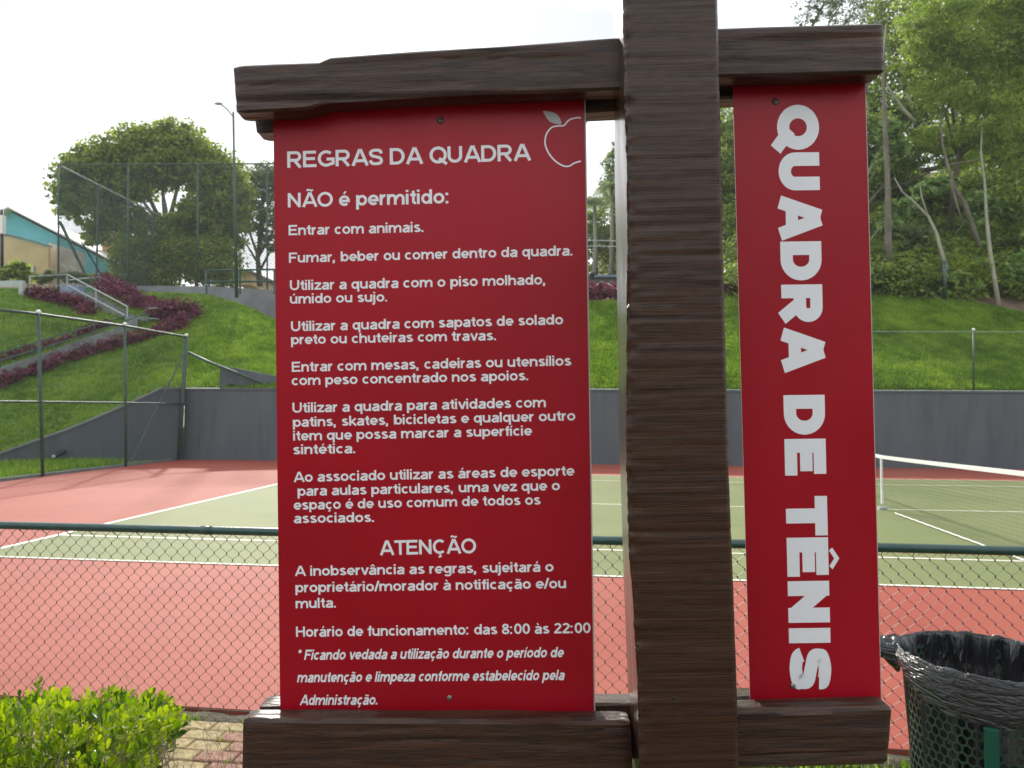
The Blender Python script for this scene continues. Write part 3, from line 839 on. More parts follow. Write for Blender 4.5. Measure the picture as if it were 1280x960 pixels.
g = MB(); g.ball(P(744, 140, dl), .2, 8, 5, (1, .5, .25)); obj('lamp_head', g, M['galv'], ar, smooth=True)

# ---- near low fence across the foreground
NY = -3.49
nf = thing('front_fence', 'low green chain link fence across the foreground behind the sign', 'fence', (5.5, NY, 0))
rz = 1.005
rpts = []
for i, x in enumerate(np.linspace(1.0, 13.5, 40)):
    rpts.append((x, NY, rz))
g = MB(); g.tube(rpts, .0235, 12); obj('top_rail', g, M['rail'], nf, smooth=True)
g = MB(); g.tube([(1.0, NY, .0), (13.5, NY, .0)], .002, 5); obj('bottom_wire', g, M['wire'], nf)
for x in (1.2, 3.66, 6.18, 8.62, 11.1, 13.4):
    if abs(x - 3.66) < .01 or abs(x - 8.62) < .01: continue
    g = MB(); g.tube([(x, NY + .01, -.1), (x, NY + .01, rz)], .022, 8); obj('post', g, M['rail'], nf, smooth=True)
for x in (5.02, 9.45):       # joint sleeves
    g = MB(); g.tube([(x - .035, NY, rz), (x + .035, NY, rz)], .0252, 12); obj('sleeve', g, M['rail'], nf, smooth=True)
# chain link: each wire zigzags downwards and hooks its neighbour
cw, chh = .075, .078
g = MB(); x = 1.2; k = 0
VV = []; FF = []
def jit(x_, z_): return .006 * mn.noise(Vector((x_ * 2.3, z_ * 2.3, 3.3))), .007 * mn.noise(Vector((x_ * 2.3, z_ * 2.3, 9.1))), .012 * mn.noise(Vector((x_ * 1.1, z_ * 1.3, 5.1)))
while x < 13.2:
    z = rz - .012
    ptsw = []; i = 0
    while z > -.02:
        hi = (i + k) % 2
        # each crossing gets a small knuckle: short steep part then a straight run
        xx = x + (cw * .54 if hi else 0)
        for dzz, fx, oy in ((0.0075, 0.0, 1), (-.0075, 0.0, -1)):
            jx, jz, jy = jit(xx, z)
            ptsw.append((xx + jx, NY + .0021 * oy * (1 if hi else -1) + jy * .5, z + dzz * .6 + jz))
        z -= chh / 2; i += 1
    pr = .0021
    b0 = len(VV)
    for p in ptsw:
        VV.extend([(p[0] - pr, p[1], p[2]), (p[0], p[1] - pr, p[2] + pr * .5), (p[0] + pr, p[1], p[2]), (p[0], p[1] + pr, p[2] - pr * .5)])
    for j in range(len(ptsw) - 1):
        for m_ in range(4):
            FF.append((b0 + j * 4 + m_, b0 + j * 4 + (m_ + 1) % 4, b0 + (j + 1) * 4 + (m_ + 1) % 4, b0 + (j + 1) * 4 + m_))
    x += cw / 2          # the neighbouring wire runs in opposite phase and hooks into this one
    k += 1
g.v = VV; g.f = FF
tag(obj('chain_link', g, M['wire'], nf), kind='stuff')
# ties holding the mesh to the rail
g = MB()
for x in np.arange(1.3, 13.2, .15):
    g.tube([(x, NY - .024, rz + .005), (x + .004, NY - .026, rz - .02), (x + .008, NY, rz - .04)], .0022, 4, False)
tag(obj('wire_tie', g, M['wire'], nf), kind='stuff')

# ================================================================== TENNIS NET
NX = 11.885
def nettop(Y):
    u = abs(Y - 5.485) / 6.4
    return .914 + .156 * (u ** 1.15)
tn = thing('tennis_net', 'dark tennis net with white top tape and white centre strap across the court', 'net', (NX, 5.485, 0))
ys = np.linspace(-.91, 11.88, 60)
g = MB()
rows = [[(NX - .012, y, nettop(y) - .055) for y in ys], [(NX - .014, y, nettop(y)) for y in ys], [(NX + .014, y, nettop(y)) for y in ys], [(NX + .012, y, nettop(y) - .055) for y in ys]]
g.grid(rows + [rows[0]]); obj('top_tape', g, M['netband'], tn)
g = MB(); VV = []; FF = []
def cord(a, b_, r):
    a = np.array(a); b_ = np.array(b_); t = b_ - a; t /= np.linalg.norm(t); n1 = np.array([1., 0, 0]); n2 = np.cross(t, n1); k = len(VV)
    for p in (a, b_): VV.extend([p + n1 * r, p - n1 * r * .5 + n2 * r * .87, p - n1 * r * .5 - n2 * r * .87])
    FF.extend([(k, k + 1, k + 4, k + 3), (k + 1, k + 2, k + 5, k + 4), (k + 2, k, k + 3, k + 5)])
for y in np.arange(-.9, 11.87, .045):
    cord((NX, y, .03), (NX, y, nettop(y) - .03), .0011)
for i in range(19):
    v = i / 19
    for ya, yb in zip(ys[:-1:3], list(ys[3::3]) + [ys[-1]]):
        cord((NX, ya, .03 + (nettop(ya) - .09) * v), (NX, yb, .03 + (nettop(yb) - .09) * v), .0011)
g.v = [tuple(p) for p in VV]; g.f = FF
tag(obj('netting', g, M['netcord'], tn), kind='stuff')
g = MB(); g.box((NX - .016, 5.468, .30), (NX + .016, 5.502, .885)); g.box((NX - .02, 5.445, .1), (NX + .014, 5.485, .31)); obj('centre_strap', g, M['netband'], tn, bevel=.004)
g = MB(); g.box((NX - .06, 5.43, .008), (NX + .06, 5.53, .05)); obj('floor_anchor', g, M['galv'], tn)
g = MB()
for y in np.arange(-.8, 11.7, .26):
    if abs(y - 5.2) < .5 and y > 4.9: continue
    g.tube([(NX - .01, y, .03), (NX - .012, y + .13, .026), (NX - .01, y + .255, .03)], .010, 5)
tag(obj('bottom_rope', g, M['netband'], tn), kind='stuff')
for y in (-.95, 11.92):
    g = MB(); g.tube([(NX, y, 0), (NX, y, 1.09)], .045, 10); obj('net_post', g, M['rail'], tn, smooth=True)

# ================================================================== HOUSES
DH = 58.
hs = thing('turquoise_house', 'turquoise gabled house with pale roof edge behind the left fence', 'house', P(20, 350, DH))
g = MB(); back = fw2 * 12
prof = [P(-118, 345, DH), P(-118, 328, DH), P(10, 263, DH), P(142, 332, DH), P(142, 350, DH), P(-118, 350, DH)]
prof = [P(-118, 350, DH), P(-118, 326, DH), P(10, 263, DH), P(142, 331, DH), P(142, 350, DH)]
n = len(prof); vs = prof + [p + back for p in prof]
g.add(vs, [tuple(range(n)), tuple(range(2 * n - 1, n - 1, -1))] + [(k, k + n, (k + 1) % n + n, (k + 1) % n) for k in range(n)])
obj('gable_wall', g, M['turq'], hs)
for (a, b_) in (((-126, 329), (10, 260)), ((10, 260), (150, 332))):
    g = MB(); p, q = P(*a, DH - .7), P(*b_, DH - .7); up = np.array([0, 0, .13]); bk = fw2 * 12.6
    g.hexa([p, q, q + bk, p + bk, p + up, q + up, q + bk + up, p + bk + up]); obj('roof', g, M['white'], hs)
for px in ():
    g = MB(); p = P(px, 318 if px < 110 else 332, DH - .12); g.box((p[0] - .55, p[1] - .08, p[2] - .5), (p[0] + .55, p[1] + .1, p[2] + .5)); w_ = obj('window', g, M['white'], hs)
    g = MB(); g.box((p[0] - .45, p[1] - .1, p[2] - .4), (p[0] + .45, p[1] - .085, p[2] + .4)); obj('pane', g, M['glassd'], w_)
DW = 52.
bw2 = thing('ochre_wall', 'ochre rendered wall in front of the turquoise house', 'wall', P(30, 350, DW))
g = MB(); vs = [P(-60, 360, DW), P(60, 360, DW), P(60, 309, DW), P(25, 299, DW), P(4, 294, DW), P(-60, 292, DW)]; n = 6
g.add(vs + [p + fw2 * .3 for p in vs], [tuple(range(n)), tuple(range(2 * n - 1, n - 1, -1))] + [(k, k + n, (k + 1) % n + n, (k + 1) % n) for k in range(n)])
obj('wall_face', g, M['beige'], bw2)
for (a, b_, c, d_) in ((-60, 291, 4, 293), (4, 293, 25, 298), (25, 298, 60, 308)):
    g = MB(); p, q = P(a, b_, DW - .1), P(c, d_, DW - .1); up = np.array([0, 0, .12]); g.hexa([p, q, q + fw2 * .5, p + fw2 * .5, p + up, q + up, q + fw2 * .5 + up, p + fw2 * .5 + up]); obj('coping', g, M['concrete'], bw2)
g = MB(); p = P(38, 338, DW - .05); g.box((p[0] - .3, p[1] - .05, p[2] - .35), (p[0] + .3, p[1] + .02, p[2] + .35)); obj('meter_box', g, M['galv'], bw2)
pw = thing('pink_wall', 'weathered pale pink wall with white gate bars right of the ochre wall', 'wall', P(80, 350, DW + 1))
g = MB(); vs = [P(60.5, 360, DW + 1), P(103, 360, DW + 1), P(103, 316, DW + 1), P(60.5, 303, DW + 1)]; n = 4
g.add(vs + [p + fw2 * .3 for p in vs], [tuple(range(n)), tuple(range(2 * n - 1, n - 1, -1))] + [(k, k + n, (k + 1) % n + n, (k + 1) % n) for k in range(n)])
obj('wall_face', g, M['pinkw'], pw)
for (a, b_, c, d_) in ((76, 331, 85, 338), (87, 334, 96, 340)):
    g = MB(); p, q = P(a, b_, DW + .8), P(c, d_, DW + .8); up = np.array([0, 0, .16]); g.hexa([p, q, q + (0, .05, 0), p + (0, .05, 0), p + up, q + up, q + up + (0, .05, 0), p + up + (0, .05, 0)]); obj('gate_bar', g, M['white'], pw)
oh = thing('orange_house', 'orange rendered house half hidden under the big tree', 'house', P(142, 340, 62))
g = MB(); p, q = P(127, 345, 62), P(156, 345, 62); h_ = P(127, 297, 62)[2] - p[2]
g.hexa([p, q, q + fw2 * 8, p + fw2 * 8] + [a + (0, 0, h_) for a in (p, q, q + fw2 * 8, p + fw2 * 8)]); obj('wall_face', g, M['orange'], oh)
g = MB(); p = P(125, 297, 61.6); q = P(158, 297, 61.6); g.hexa([p, q, q + fw2 * 9, p + fw2 * 9, p + (0, 0, .3), q + (0, 0, .3), q + fw2 * 9 + (0, 0, 1.2), p + fw2 * 9 + (0, 0, 1.2)]); obj('roof', g, M['orange'], oh)
g = MB(); p = P(147, 318, 61.9); g.box((p[0] - .4, p[1] - .08, p[2] - .6), (p[0] + .4, p[1] + .05, p[2] + .6)); obj('window', g, M['glassd'], oh)
oh2 = thing('peach_house', 'small peach coloured house seen through the green railing', 'house', P(304, 352, 60))
g = MB(); p, q = P(296, 356, 60), P(313, 356, 60); h_ = P(296, 340, 60)[2] - p[2]
g.hexa([p, q, q + fw2 * 6, p + fw2 * 6] + [a + (0, 0, h_) for a in (p, q, q + fw2 * 6, p + fw2 * 6)]); obj('wall_face', g, M['beige'], oh2)
g = MB(); p = P(294.5, 340, 59.7); q = P(314.5, 340, 59.7); g.hexa([p, q, q + fw2 * 7, p + fw2 * 7, p + (0, 0, .12), q + (0, 0, .12), q + fw2 * 7 + (0, 0, .3), p + fw2 * 7 + (0, 0, .3)]); obj('roof', g, M['concrete'], oh2)
g = MB(); up_ = thing('utility_pole', 'dark utility pole with a white box at the left edge', 'pole', P(2.5, 352, 47))
g.tube([P(2.5, 352, 47), P(2.5, 262, 47)], .1, 8); obj('pole', g, M['dark'], up_, smooth=True)
g = MB(); p = P(2.5, 281, 46.8); g.box((p[0] - .16, p[1] - .15, p[2] - .6), (p[0] + .16, p[1] + .15, p[2] + .6)); obj('white_box', g, M['cap'], up_)
# blue-grey shed seen in the gap right of the rules board
sh = thing('blue_shed', 'blue grey low shed roof behind the crest hedge in the gap left of the post', 'shed', P(750, 355, 44))
g = MB(); p, q = P(660, 356, 44), P(860, 356, 44); h_ = .55
g.hexa([p, q, q + fw2 * 5, p + fw2 * 5] + [a + (0, 0, h_) for a in (p, q, q + fw2 * 5, p + fw2 * 5)]); obj('wall_face', g, M['wallpale'], sh)
g = MB(); p, q = P(655, 346, 43.6), P(865, 346, 43.6)
g.hexa([p, q, q + fw2 * 6, p + fw2 * 6, p + (0, 0, .12), q + (0, 0, .12), q + fw2 * 6 + (0, 0, 1.0), p + fw2 * 6 + (0, 0, 1.0)]); obj('roof', g, M['bluegrey'], sh)
lt = thing('path_lamp', 'small dark lamp standing in front of the blue grey roof', 'lamp', P(740, 356, 34))
g = MB(); g.tube([P(740, 358, 34), P(740, 345, 34)], .03, 6); obj('stem', g, M['dark'], lt)
g = MB(); g.ball(P(740, 343, 34), .16, 8, 5, (1, 1, .8)); obj('lamp_shade', g, M['dark'], lt, smooth=True)
# telephone wires seen in that gap
tw = thing('overhead_wires', 'two thin overhead wires crossing the gap left of the post', 'wires', P(750, 305, 40))
for y_ in (301, 308):
    g = MB(); g.tube([P(560, y_ + 3, 40), P(740, y_ - .5, 40), P(1000, y_ + 6, 40)], .03, 4); obj('wire', g, M['galv'], tw)

# ================================================================== TREES
def tree(name, label, base, trunk, blobs, n, size, m, barkm=None, limbs=(), r0=.2, group=None, cat='tree', **kw):
    t = thing(name, label, cat, base, group)
    g = MB(); tr = [np.asarray(p, float) for p in trunk]
    rad = [r0 * (1 - .7 * i / max(1, len(tr) - 1)) for i in range(len(tr))]
    g.tube(tr, rad, 8)
    for lb in limbs:
        k = len(lb); g.tube(lb, [r0 * .45 * (1 - .75 * i / max(1, k - 1)) for i in range(k)], 6)
    obj('trunk', g, barkm or M['bark'], t, smooth=True)
    V, Fq, val = crown(blobs, n, size, **kw)
    fastmesh('crown', V - ORG[t.name], Fq, m, t, val)
    return t
def limbs_to(src, blobs, k=None):
    out = []
    src = np.asarray(src, float)
    for b in (blobs if k is None else blobs[:k]):
        e = np.array(b[:3]); mid_ = (src + e) / 2 + np.array([random.uniform(-.4, .4), random.uniform(-.4, .4), random.uniform(-.2, .5)])
        out.append([src, mid_, e])
    return out
random.seed(21)
DT = 47.
B = [pxblob(*a) for a in ((185, 178, DT, 34, 26), (222, 172, DT, 30, 22), (205, 200, DT, 50, 36), (240, 200, DT, 36, 34), (145, 190, DT, 34, 24), (115, 208, DT, 36, 28), (92, 232, DT, 26, 28),
     (88, 258, DT, 20, 16), (125, 245, DT, 36, 28), (160, 225, DT, 42, 30), (270, 222, DT, 32, 34), (290, 245, DT, 24, 34), (262, 262, DT, 36, 30), (150, 275, DT, 40, 18), (118, 288, DT, 20, 18), (235, 285, DT, 34, 24), (285, 285, DT, 24, 28), (190, 305, DT, 50, 24), (250, 318, DT, 44, 22))]
tb = P(205, 358, DT)
tree('broad_tree', 'large round green tree behind the tall netted fence', tb, [tb, P(206, 320, DT), P(210, 285, DT), P(205, 250, DT)], B, 84000, .28, M['tree1'],
     limbs=limbs_to(P(208, 290, DT), B[2:14]), r0=.38, sub=.30, clump=36, inner=.12)
DT2 = 52.
B = [pxblob(*a) for a in ((300, 232, DT2, 22, 26), (330, 228, DT2, 20, 22), (345, 260, DT2, 24, 26), (315, 270, DT2, 18, 20), (350, 225, DT2, 26, 20), (340, 300, DT2, 16, 14))]
tb = P(325, 358, DT2)
tree('slender_tree', 'thin grey green tree with open branches just left of the rules board', tb, [tb, P(322, 320, DT2), P(326, 290, DT2), P(330, 250, DT2)], B, 9000, .28, M['tree2'], limbs=limbs_to(P(323, 322, DT2), B) + [[P(323, 330, DT2), P(305, 300, DT2), P(296, 275, DT2)], [P(324, 340, DT2), P(345, 300, DT2), P(352, 280, DT2)]], r0=.22, sub=.34, clump=22)
# dark lower belt under the broad tree
for lab, xs, ys_, rr, mm, nn, dd, nm in (
        ('dark green bushes under the big tree, behind the tall fence', (165, 185, 205, 225, 245, 262, 280), (330, 326, 332, 322, 330, 325, 333), 21, 'tree1', 22000, 45.5, 'bush_row'),
        ('dark hedge below the turquoise house', (108, 120, 133, 146, 156), (349, 350, 348, 350, 349), 7, 'forest', 4200, 44., 'bush_row'),
        ('small green bushes at the foot of the ochre wall', (4, 17, 26, 30), (345, 338, 334, 346), 9, 'tree1', 3500, 45., 'bush_row'),
        ('low bushes in front of the pink wall', (52, 62, 84, 95), (348, 345, 347, 346), 7, 'tree2', 2400, 45., 'bush_row')):
    bl = [pxblob(a, b_, dd, rr, rr * (1.4 if rr > 15 else 1)) for a, b_ in zip(xs, ys_)]
    t = thing(nm, lab, 'bushes', P(xs[0], 356, dd))
    V, Fq, val = crown(bl, nn, .22, clump=18, sub=.36); fastmesh('foliage', V - ORG[t.name], Fq, M[mm], t, val)
    g = MB()
    for b in bl:
        p0 = np.array([b[0], b[1], b[2] - b[5] * 1.3]); g.tube([p0, np.array(b[:3])], .07, 5, False)
    tag(obj('stem', g, M['bark'], t), kind='stuff')
# trees in the gap between board and post, and behind the sign
DG = 48.
random.seed(33)
def palm(label, px, pytop, d, fr, n=15):
    base = P(px - 1, 352, d); top = P(px, pytop, d)
    t = thing('palm_tree', label, 'palm tree', base, 'palm trees beyond the crest')
    g = MB(); g.tube([base, (base + top) / 2 + np.array([.1, 0, 0]), top], [.16, .13, .11], 7); obj('trunk', g, M['palebark'], t, smooth=True)
    VV = []; FF = []; vv = []
    for i in range(n):
        a = 2 * math.pi * i / n + random.uniform(-.2, .2); el = random.uniform(.1, 1.1); Lf = fr * random.uniform(.8, 1.1)
        dh = np.array([math.cos(a), math.sin(a), 0]); pts_ = []
        for k in range(9):
            u = k / 8; pts_.append(top + dh * Lf * u * math.cos(el) + np.array([0, 0, Lf * (u * math.sin(el) - 1.0 * u * u)]))
        sd = np.cross(dh, (0, 0, 1))
        for k in range(8):
            for j in (0, .5):
                p = pts_[k] * (1 - j) + pts_[k + 1] * j
                w = .42 * Lf * (1 - abs((k + j) / 8 - .4)) * .6
                for s in (-1, 1):
                    q = p + sd * s * w * .8 + dh * w * .35 - np.array([0, 0, w * .55]); b0 = len(VV)
                    t_ = (pts_[k + 1] - pts_[k]); t_ /= np.linalg.norm(t_)
                    VV.extend([p, p + t_ * .09, q + t_ * .03, q]); FF.append((b0, b0 + 1, b0 + 2, b0 + 3)); vv.append(random.random())
    fastmesh('frond', np.array(VV) - ORG[t.name], np.array(FF), M['tree2'], t, np.array(vv))
palm('slim palm tree in the gap beside the rules board', 743, 252, 46, 2.0)
palm('taller palm tree hidden partly by the post edge', 764, 232, 50, 2.2)
def simple_tree(label, px, pyb, d, ovals, n, size, m, name='tree', r0=.22, group='trees beyond the crest', **kw):
    bl = [pxblob(a, b_, d, rx, ry) for a, b_, rx, ry in ovals]
    tb_ = P(px, pyb, d); tp_ = np.array(bl[0][:3])
    return tree(name, label, tb_, [tb_, (tb_ + tp_) / 2, tp_], bl, n, size, m, limbs=limbs_to((tb_ * .55 + tp_ * .45), bl[1:]), r0=r0, group=group, **kw)
simple_tree('tree with loose crown against the sky right of the rules board', 766, 352, 55., [(768, 235, 16, 24), (762, 200, 9, 16), (776, 190, 14, 20), (790, 230, 26, 50), (770, 285, 26, 28)], 6500, .28, M['tree2'], clump=20)
simple_tree('low green tree filling the gap left of the post', 745, 352, 58., [(742, 262, 20, 14), (735, 290, 26, 22), (758, 300, 22, 26), (748, 325, 34, 18), (715, 285, 26, 30)], 9000, .26, M['tree1'], clump=20)
simple_tree('green tree hidden mostly by the rules board', 560, 400, 56., [(560, 300, 60, 45), (480, 310, 60, 40), (640, 300, 60, 45), (420, 320, 50, 36)], 7000, .36, M['tree1'])
simple_tree('leafy tree in the gap between post and name board', 905, 380, 40., [(912, 150, 40, 30), (900, 190, 36, 40), (925, 230, 40, 44), (895, 260, 44, 40), (915, 310, 40, 40), (860, 250, 40, 70)], 20000, .24, M['forest'], clump=24)

# ---- forest on the right slope
def hillp(px, dist, lift=0):
    """point on the wooded slope: dist metres behind the crest"""
    p = bank(px, 1.0) + fw2 * dist; s = min(max((px - 860) / 160, 0), 1)
    p[2] += -.25 * (1 - s) + min(dist, 30) * .6 * s + lift
    return p
random.seed(55)
# undergrowth: one mass of leaves over the slope
bl = []
for i in range(950):
    px = random.uniform(905, 1400); dist = (random.uniform(.4, 27), random.uniform(.4, 9), random.uniform(.3, 2.2))[i % 3]
    if px > 1225 and dist < 1.4: continue
    q = hillp(px, dist); r = random.uniform(.4, .8) + min(dist, 12) * .06
    bl.append((q[0], q[1], q[2] + r * .45, r * 1.2, r, r))
V, Fq, val = crown(bl, 300000, .22, clump=22, sub=.42, up=.5)
tag(fastmesh('undergrowth', V, Fq, M['forest'], None, val), label='dense dark green undergrowth covering the wooded slope', cat='undergrowth', kind='stuff')
# broad pale-leaved shrubs
def slope_tree(name, label, px, dist, h, ovals_m, n, size, m, barkm='bark', r0=.16, lean=(0, 0), **kw):
    b = hillp(px, dist, -.2)
    top = b + np.array([lean[0], lean[1], h])
    bl = [(top[0] + o[0], top[1] + o[1], top[2] + o[2], o[3], o[3], o[4]) for o in ovals_m]
    mid_ = (b + top) / 2 + np.array([random.uniform(-.3, .3), 0, 0])
    return tree(name, label, b, [b, mid_, top], bl, n, size, m, M[barkm], limbs=limbs_to(mid_ * .4 + top * .6, bl), r0=r0, group='trees of the wooded slope', **kw)
# big canopy trees filling the top right
def canopy(name, label, px, dist, ovals, d, n, size, m, **kw):
    b = hillp(px, dist, -.2)
    bl = [pxblob(a, b_, d, rx, ry) for a, b_, rx, ry in ovals]
    tp_ = np.array(bl[0][:3]); mid_ = b * .5 + tp_ * .5
    return tree(name, label, b, [b, mid_, tp_], bl, n, size, m, M[kw.pop('barkm', 'bark')], limbs=limbs_to(mid_, bl[1:7]), group='trees of the wooded slope', **kw)
canopy('feathery_tree', 'tall feathery yellow green tree overhanging the right edge', 1300, 6, [(1215, 60, 60, 42), (1170, 20, 50, 36), (1265, 40, 50, 44), (1190, 110, 50, 26), (1250, 120, 46, 34), (1300, 90, 46, 50), (1150, 70, 30, 24), (1230, -20, 70, 40), (1330, 20, 60, 60), (1270, 165, 44, 22), (1225, 165, 36, 18), (1180, 60, 50, 30), (1290, 20, 50, 50)], 31.5, 60000, .20, M['bamboo'], sub=.26, clump=34, aspect=.3, r0=.18, droop=.6, inner=.2)
canopy('feathery_tree', 'feathery yellow green tree below the corner of the top beam', 1150, 7, [(1140, 190, 34, 18), (1175, 170, 34, 20), (1120, 205, 30, 12), (1200, 195, 30, 16)], 34.5, 9000, .18, M['bamboo'], sub=.3, clump=28, aspect=.3, r0=.14, droop=.5)
canopy('conifer', 'dark open conifer rising behind the top right beam', 1060, 16, [(1030, 5, 34, 16), (1060, -10, 40, 30), (1080, 40, 30, 40), (1010, 20, 20, 10), (1095, 80, 26, 30), (1050, 60, 34, 30)], 46., 11000, .22, M['conifer'], sub=.24, clump=30, aspect=.25, r0=.25)
canopy('dark_tree', 'dark shaded tree behind the feathery tree', 1240, 17, [(1240, 200, 60, 36), (1180, 150, 50, 34), (1290, 180, 50, 50), (1120, 120, 40, 40), (1210, 60, 70, 60), (1300, 60, 70, 70), (1140, 20, 50, 50), (1280, 120, 60, 50)], 42., 60000, .26, M['forest'], sub=.3, clump=30, r0=.3)
canopy('dark_tree', 'dark leafy tree low behind the name board edge', 1130, 13, [(1110, 240, 40, 40), (1150, 260, 44, 34), (1200, 250, 50, 34), (1090, 180, 30, 40), (1250, 260, 46, 30), (1300, 270, 46, 34), (1230, 300, 50, 30), (1150, 310, 50, 26)], 37., 52000, .22, M['forest'], sub=.3, clump=28, r0=.2)
canopy('dark_tree', 'dark tree hidden mostly behind the name board', 1000, 14, [(1000, 180, 60, 60), (960, 260, 60, 50), (1040, 260, 50, 50), (1000, 100, 60, 40)], 39., 12000, .27, M['forest'], sub=.3, clump=28, r0=.2)
canopy('broad_leaf_shrub', 'pale broad leaved shrub beside the upper part of the name board', 1105, 5, [(1112, 165, 12, 14), (1120, 185, 14, 10), (1106, 200, 10, 12)], 33., 1500, .27, M['broad'], sub=.42, clump=9, aspect=.75, r0=.06, barkm='palebark')
canopy('broad_leaf_shrub', 'pale broad leaved shrub with large leaves low by the name board', 1115, 3.5, [(1118, 262, 12, 12), (1112, 285, 12, 12), (1135, 255, 10, 8), (1160, 235, 16, 8), (1178, 228, 12, 7)], 31.5, 1700, .27, M['broad'], sub=.42, clump=9, aspect=.75, r0=.06, barkm='palebark')
canopy('broad_leaf_shrub', 'light green shrub halfway up around the thin white trunk', 1230, 3.5, [(1222, 250, 16, 10), (1240, 262, 14, 9), (1215, 275, 12, 8)], 31.5, 1500, .2, M['broad'], sub=.42, clump=9, aspect=.6, r0=.05)
# bare trunks seen against the undergrowth
def bare(name, label, pts, r, m, extra=()):
    t = thing(name, label, 'tree', P(*pts[0]), 'slender trunks on the slope')
    g = MB(); n = len(pts); g.tube([P(*p) for p in pts], [r * (1 - .75 * i / (n - 1)) for i in range(n)], 7); obj('trunk', g, m, t, smooth=True)
    for e in extra:
        g = MB(); g.tube([P(*p) for p in e], [r * .5 * (1 - .5 * i / (len(e) - 1)) for i in range(len(e))], 5); obj('branch', g, m, t, smooth=True)
bare('bare_tree', 'thin white leaning trunk nearest the right edge, rooted in bare earth', [(1249, 386, 28.3), (1243, 350, 28.6), (1237, 310, 29), (1233, 270, 29.5), (1231, 230, 30), (1226, 190, 30.5), (1228, 150, 31)], .1, M['palebark'])
bare('bare_tree', 'pale curved trunk rising above the green fence post', [(1184, 338, 28.8), (1177, 315, 29), (1170, 290, 29.2), (1160, 270, 29.5), (1140, 250, 30), (1128, 240, 30.4), (1118, 222, 31)], .085, M['palebark'], [[(1160, 270, 29.5), (1152, 246, 29.8), (1150, 232, 30)]])
bare('bare_tree', 'grey bending trunk with side branch in mid slope', [(1224, 308, 30), (1216, 285, 30.2), (1206, 255, 30.4), (1192, 232, 30.6), (1184, 205, 30.8), (1178, 180, 31), (1176, 140, 31.4)], .12, M['bark'], [[(1186, 206, 30.8), (1205, 203, 30.7), (1226, 199, 30.6)], [(1188, 225, 30.6), (1196, 255, 30.4), (1203, 278, 30.2)]])
bare('bare_tree', 'grey upright trunk close to the name board', [(1112, 330, 29.6), (1110, 300, 29.8), (1110, 240, 30.4), (1106, 150, 31.5), (1104, 90, 32), (1108, 30, 33)], .17, M['bark'])
bare('bare_tree', 'short pale branch slanting high under the canopy', [(1143, 152, 31), (1128, 136, 31), (1116, 118, 31), (1108, 104, 31)], .1, M['palebark'], [[(1140, 132, 31), (1134, 118, 31)]])
for i, (lab, ov, n_, sz, mm, dd) in enumerate((
    ('dark glossy shrub mound at the forest edge beside the name board', [(1105, 345, 22, 16), (1125, 352, 20, 12)], 1500, .16, 'forest', 29.2),
    ('yellow green fern like shrub behind the green marker post', [(1165, 350, 20, 13), (1150, 340, 14, 10)], 1300, .17, 'bamboo', 29.2),
    ('mid green shrub mound left of the thin white trunk', [(1212, 350, 24, 18), (1200, 335, 18, 14)], 1500, .18, 'tree1', 29.4),
    ('pale leaved bush right of the thin white trunk', [(1268, 345, 20, 18), (1282, 330, 20, 16)], 1200, .2, 'broad', 29.6),
    ('dark drooping vine mass under the canopy at the right edge', [(1268, 240, 26, 40), (1285, 280, 24, 34)], 3200, .2, 'forest', 31.5),
    ('grey green bush halfway up the slope near the curved trunk', [(1140, 300, 22, 20), (1160, 312, 18, 14)], 1500, .2, 'tree2', 31.))):
    t = thing('slope_shrub', lab, 'shrub', P(ov[0][0], ov[0][1] + 14, dd), 'shrubs on the wooded slope')
    bl = [pxblob(a, b_, dd, rx, ry) for a, b_, rx, ry in ov]
    V, Fq, val = crown(bl, n_, sz, clump=14, sub=.4, up=.4, aspect=.6); fastmesh('foliage', V - ORG[t.name], Fq, M[mm], t, val)
    g = MB(); b0 = np.array(bl[0][:3]); g.tube([b0 - (0, 0, bl[0][5] * 1.1), b0 + (.05, 0, bl[0][5] * .4)], [.04, .02], 5); obj('stem', g, M['bark'], t)
# green marker post at the crest
gp = thing('marker_post', 'dark green metal post at the forest edge above the bank', 'post', P(1180.5, 374, 28.2))
g = MB(); g.tube([P(1180.5, 376, 28.2), P(1180.5, 329, 28.2)], .085, 8); obj('post_body', g, M['rail'], gp, smooth=True)
g = MB(); g.ball(P(1180.5, 328, 28.2), .09, 8, 4); obj('post_cap', g, M['rail'], gp, smooth=True)
pf = thing('paper_litter', 'small white scrap lying on the grass edge under the forest', 'litter', surf(1132, 371, .1))
g = MB(); q = surf(1132, 370.5, .12); g.grid([[q + np.array([.09 * i, .06 * j, .03 * math.sin(i * 2 + j * 3)]) for i in range(-2, 3)] for j in range(-1, 3)]); obj('sheet', g, M['cap'], pf)


# ================================================================== THE SIGN
CAMB = np.array([CR, CU, CF]).T                       # camera axes as columns
def cw_(v): return CAMB @ np.array(v, float)
SR = cw_((.99975, .0215, 0)); SR /= np.linalg.norm(SR)
SU = cw_((-.0215, .9994, .024)); SU -= SR * (SU @ SR); SU /= np.linalg.norm(SU)
SF = np.cross(SU, SR)                                 # away from the camera
SO = P(850, 480, 1.30); SO = SO - SU * (SO[2] / SU[2])
sign = thing('court_sign', 'dark varnished timber sign with two red boards: court rules and court name', 'sign', SO)
sign.matrix_world = Matrix(((SR[0], SF[0], SU[0], SO[0]), (SR[1], SF[1], SU[1], SO[1]), (SR[2], SF[2], SU[2], SO[2]), (0, 0, 0, 1)))
INV = np.array([SR, SF, SU])
CL = INV @ (CP - SO)
def SL(px, py, y0, m=0.0):
    """local sign point under pixel px, py on the plane y = y0 + m * x"""
    d = INV @ ray(px, py)
    t = (y0 + m * CL[0] - CL[1]) / (d[1] - m * d[0])
    return CL + d * t
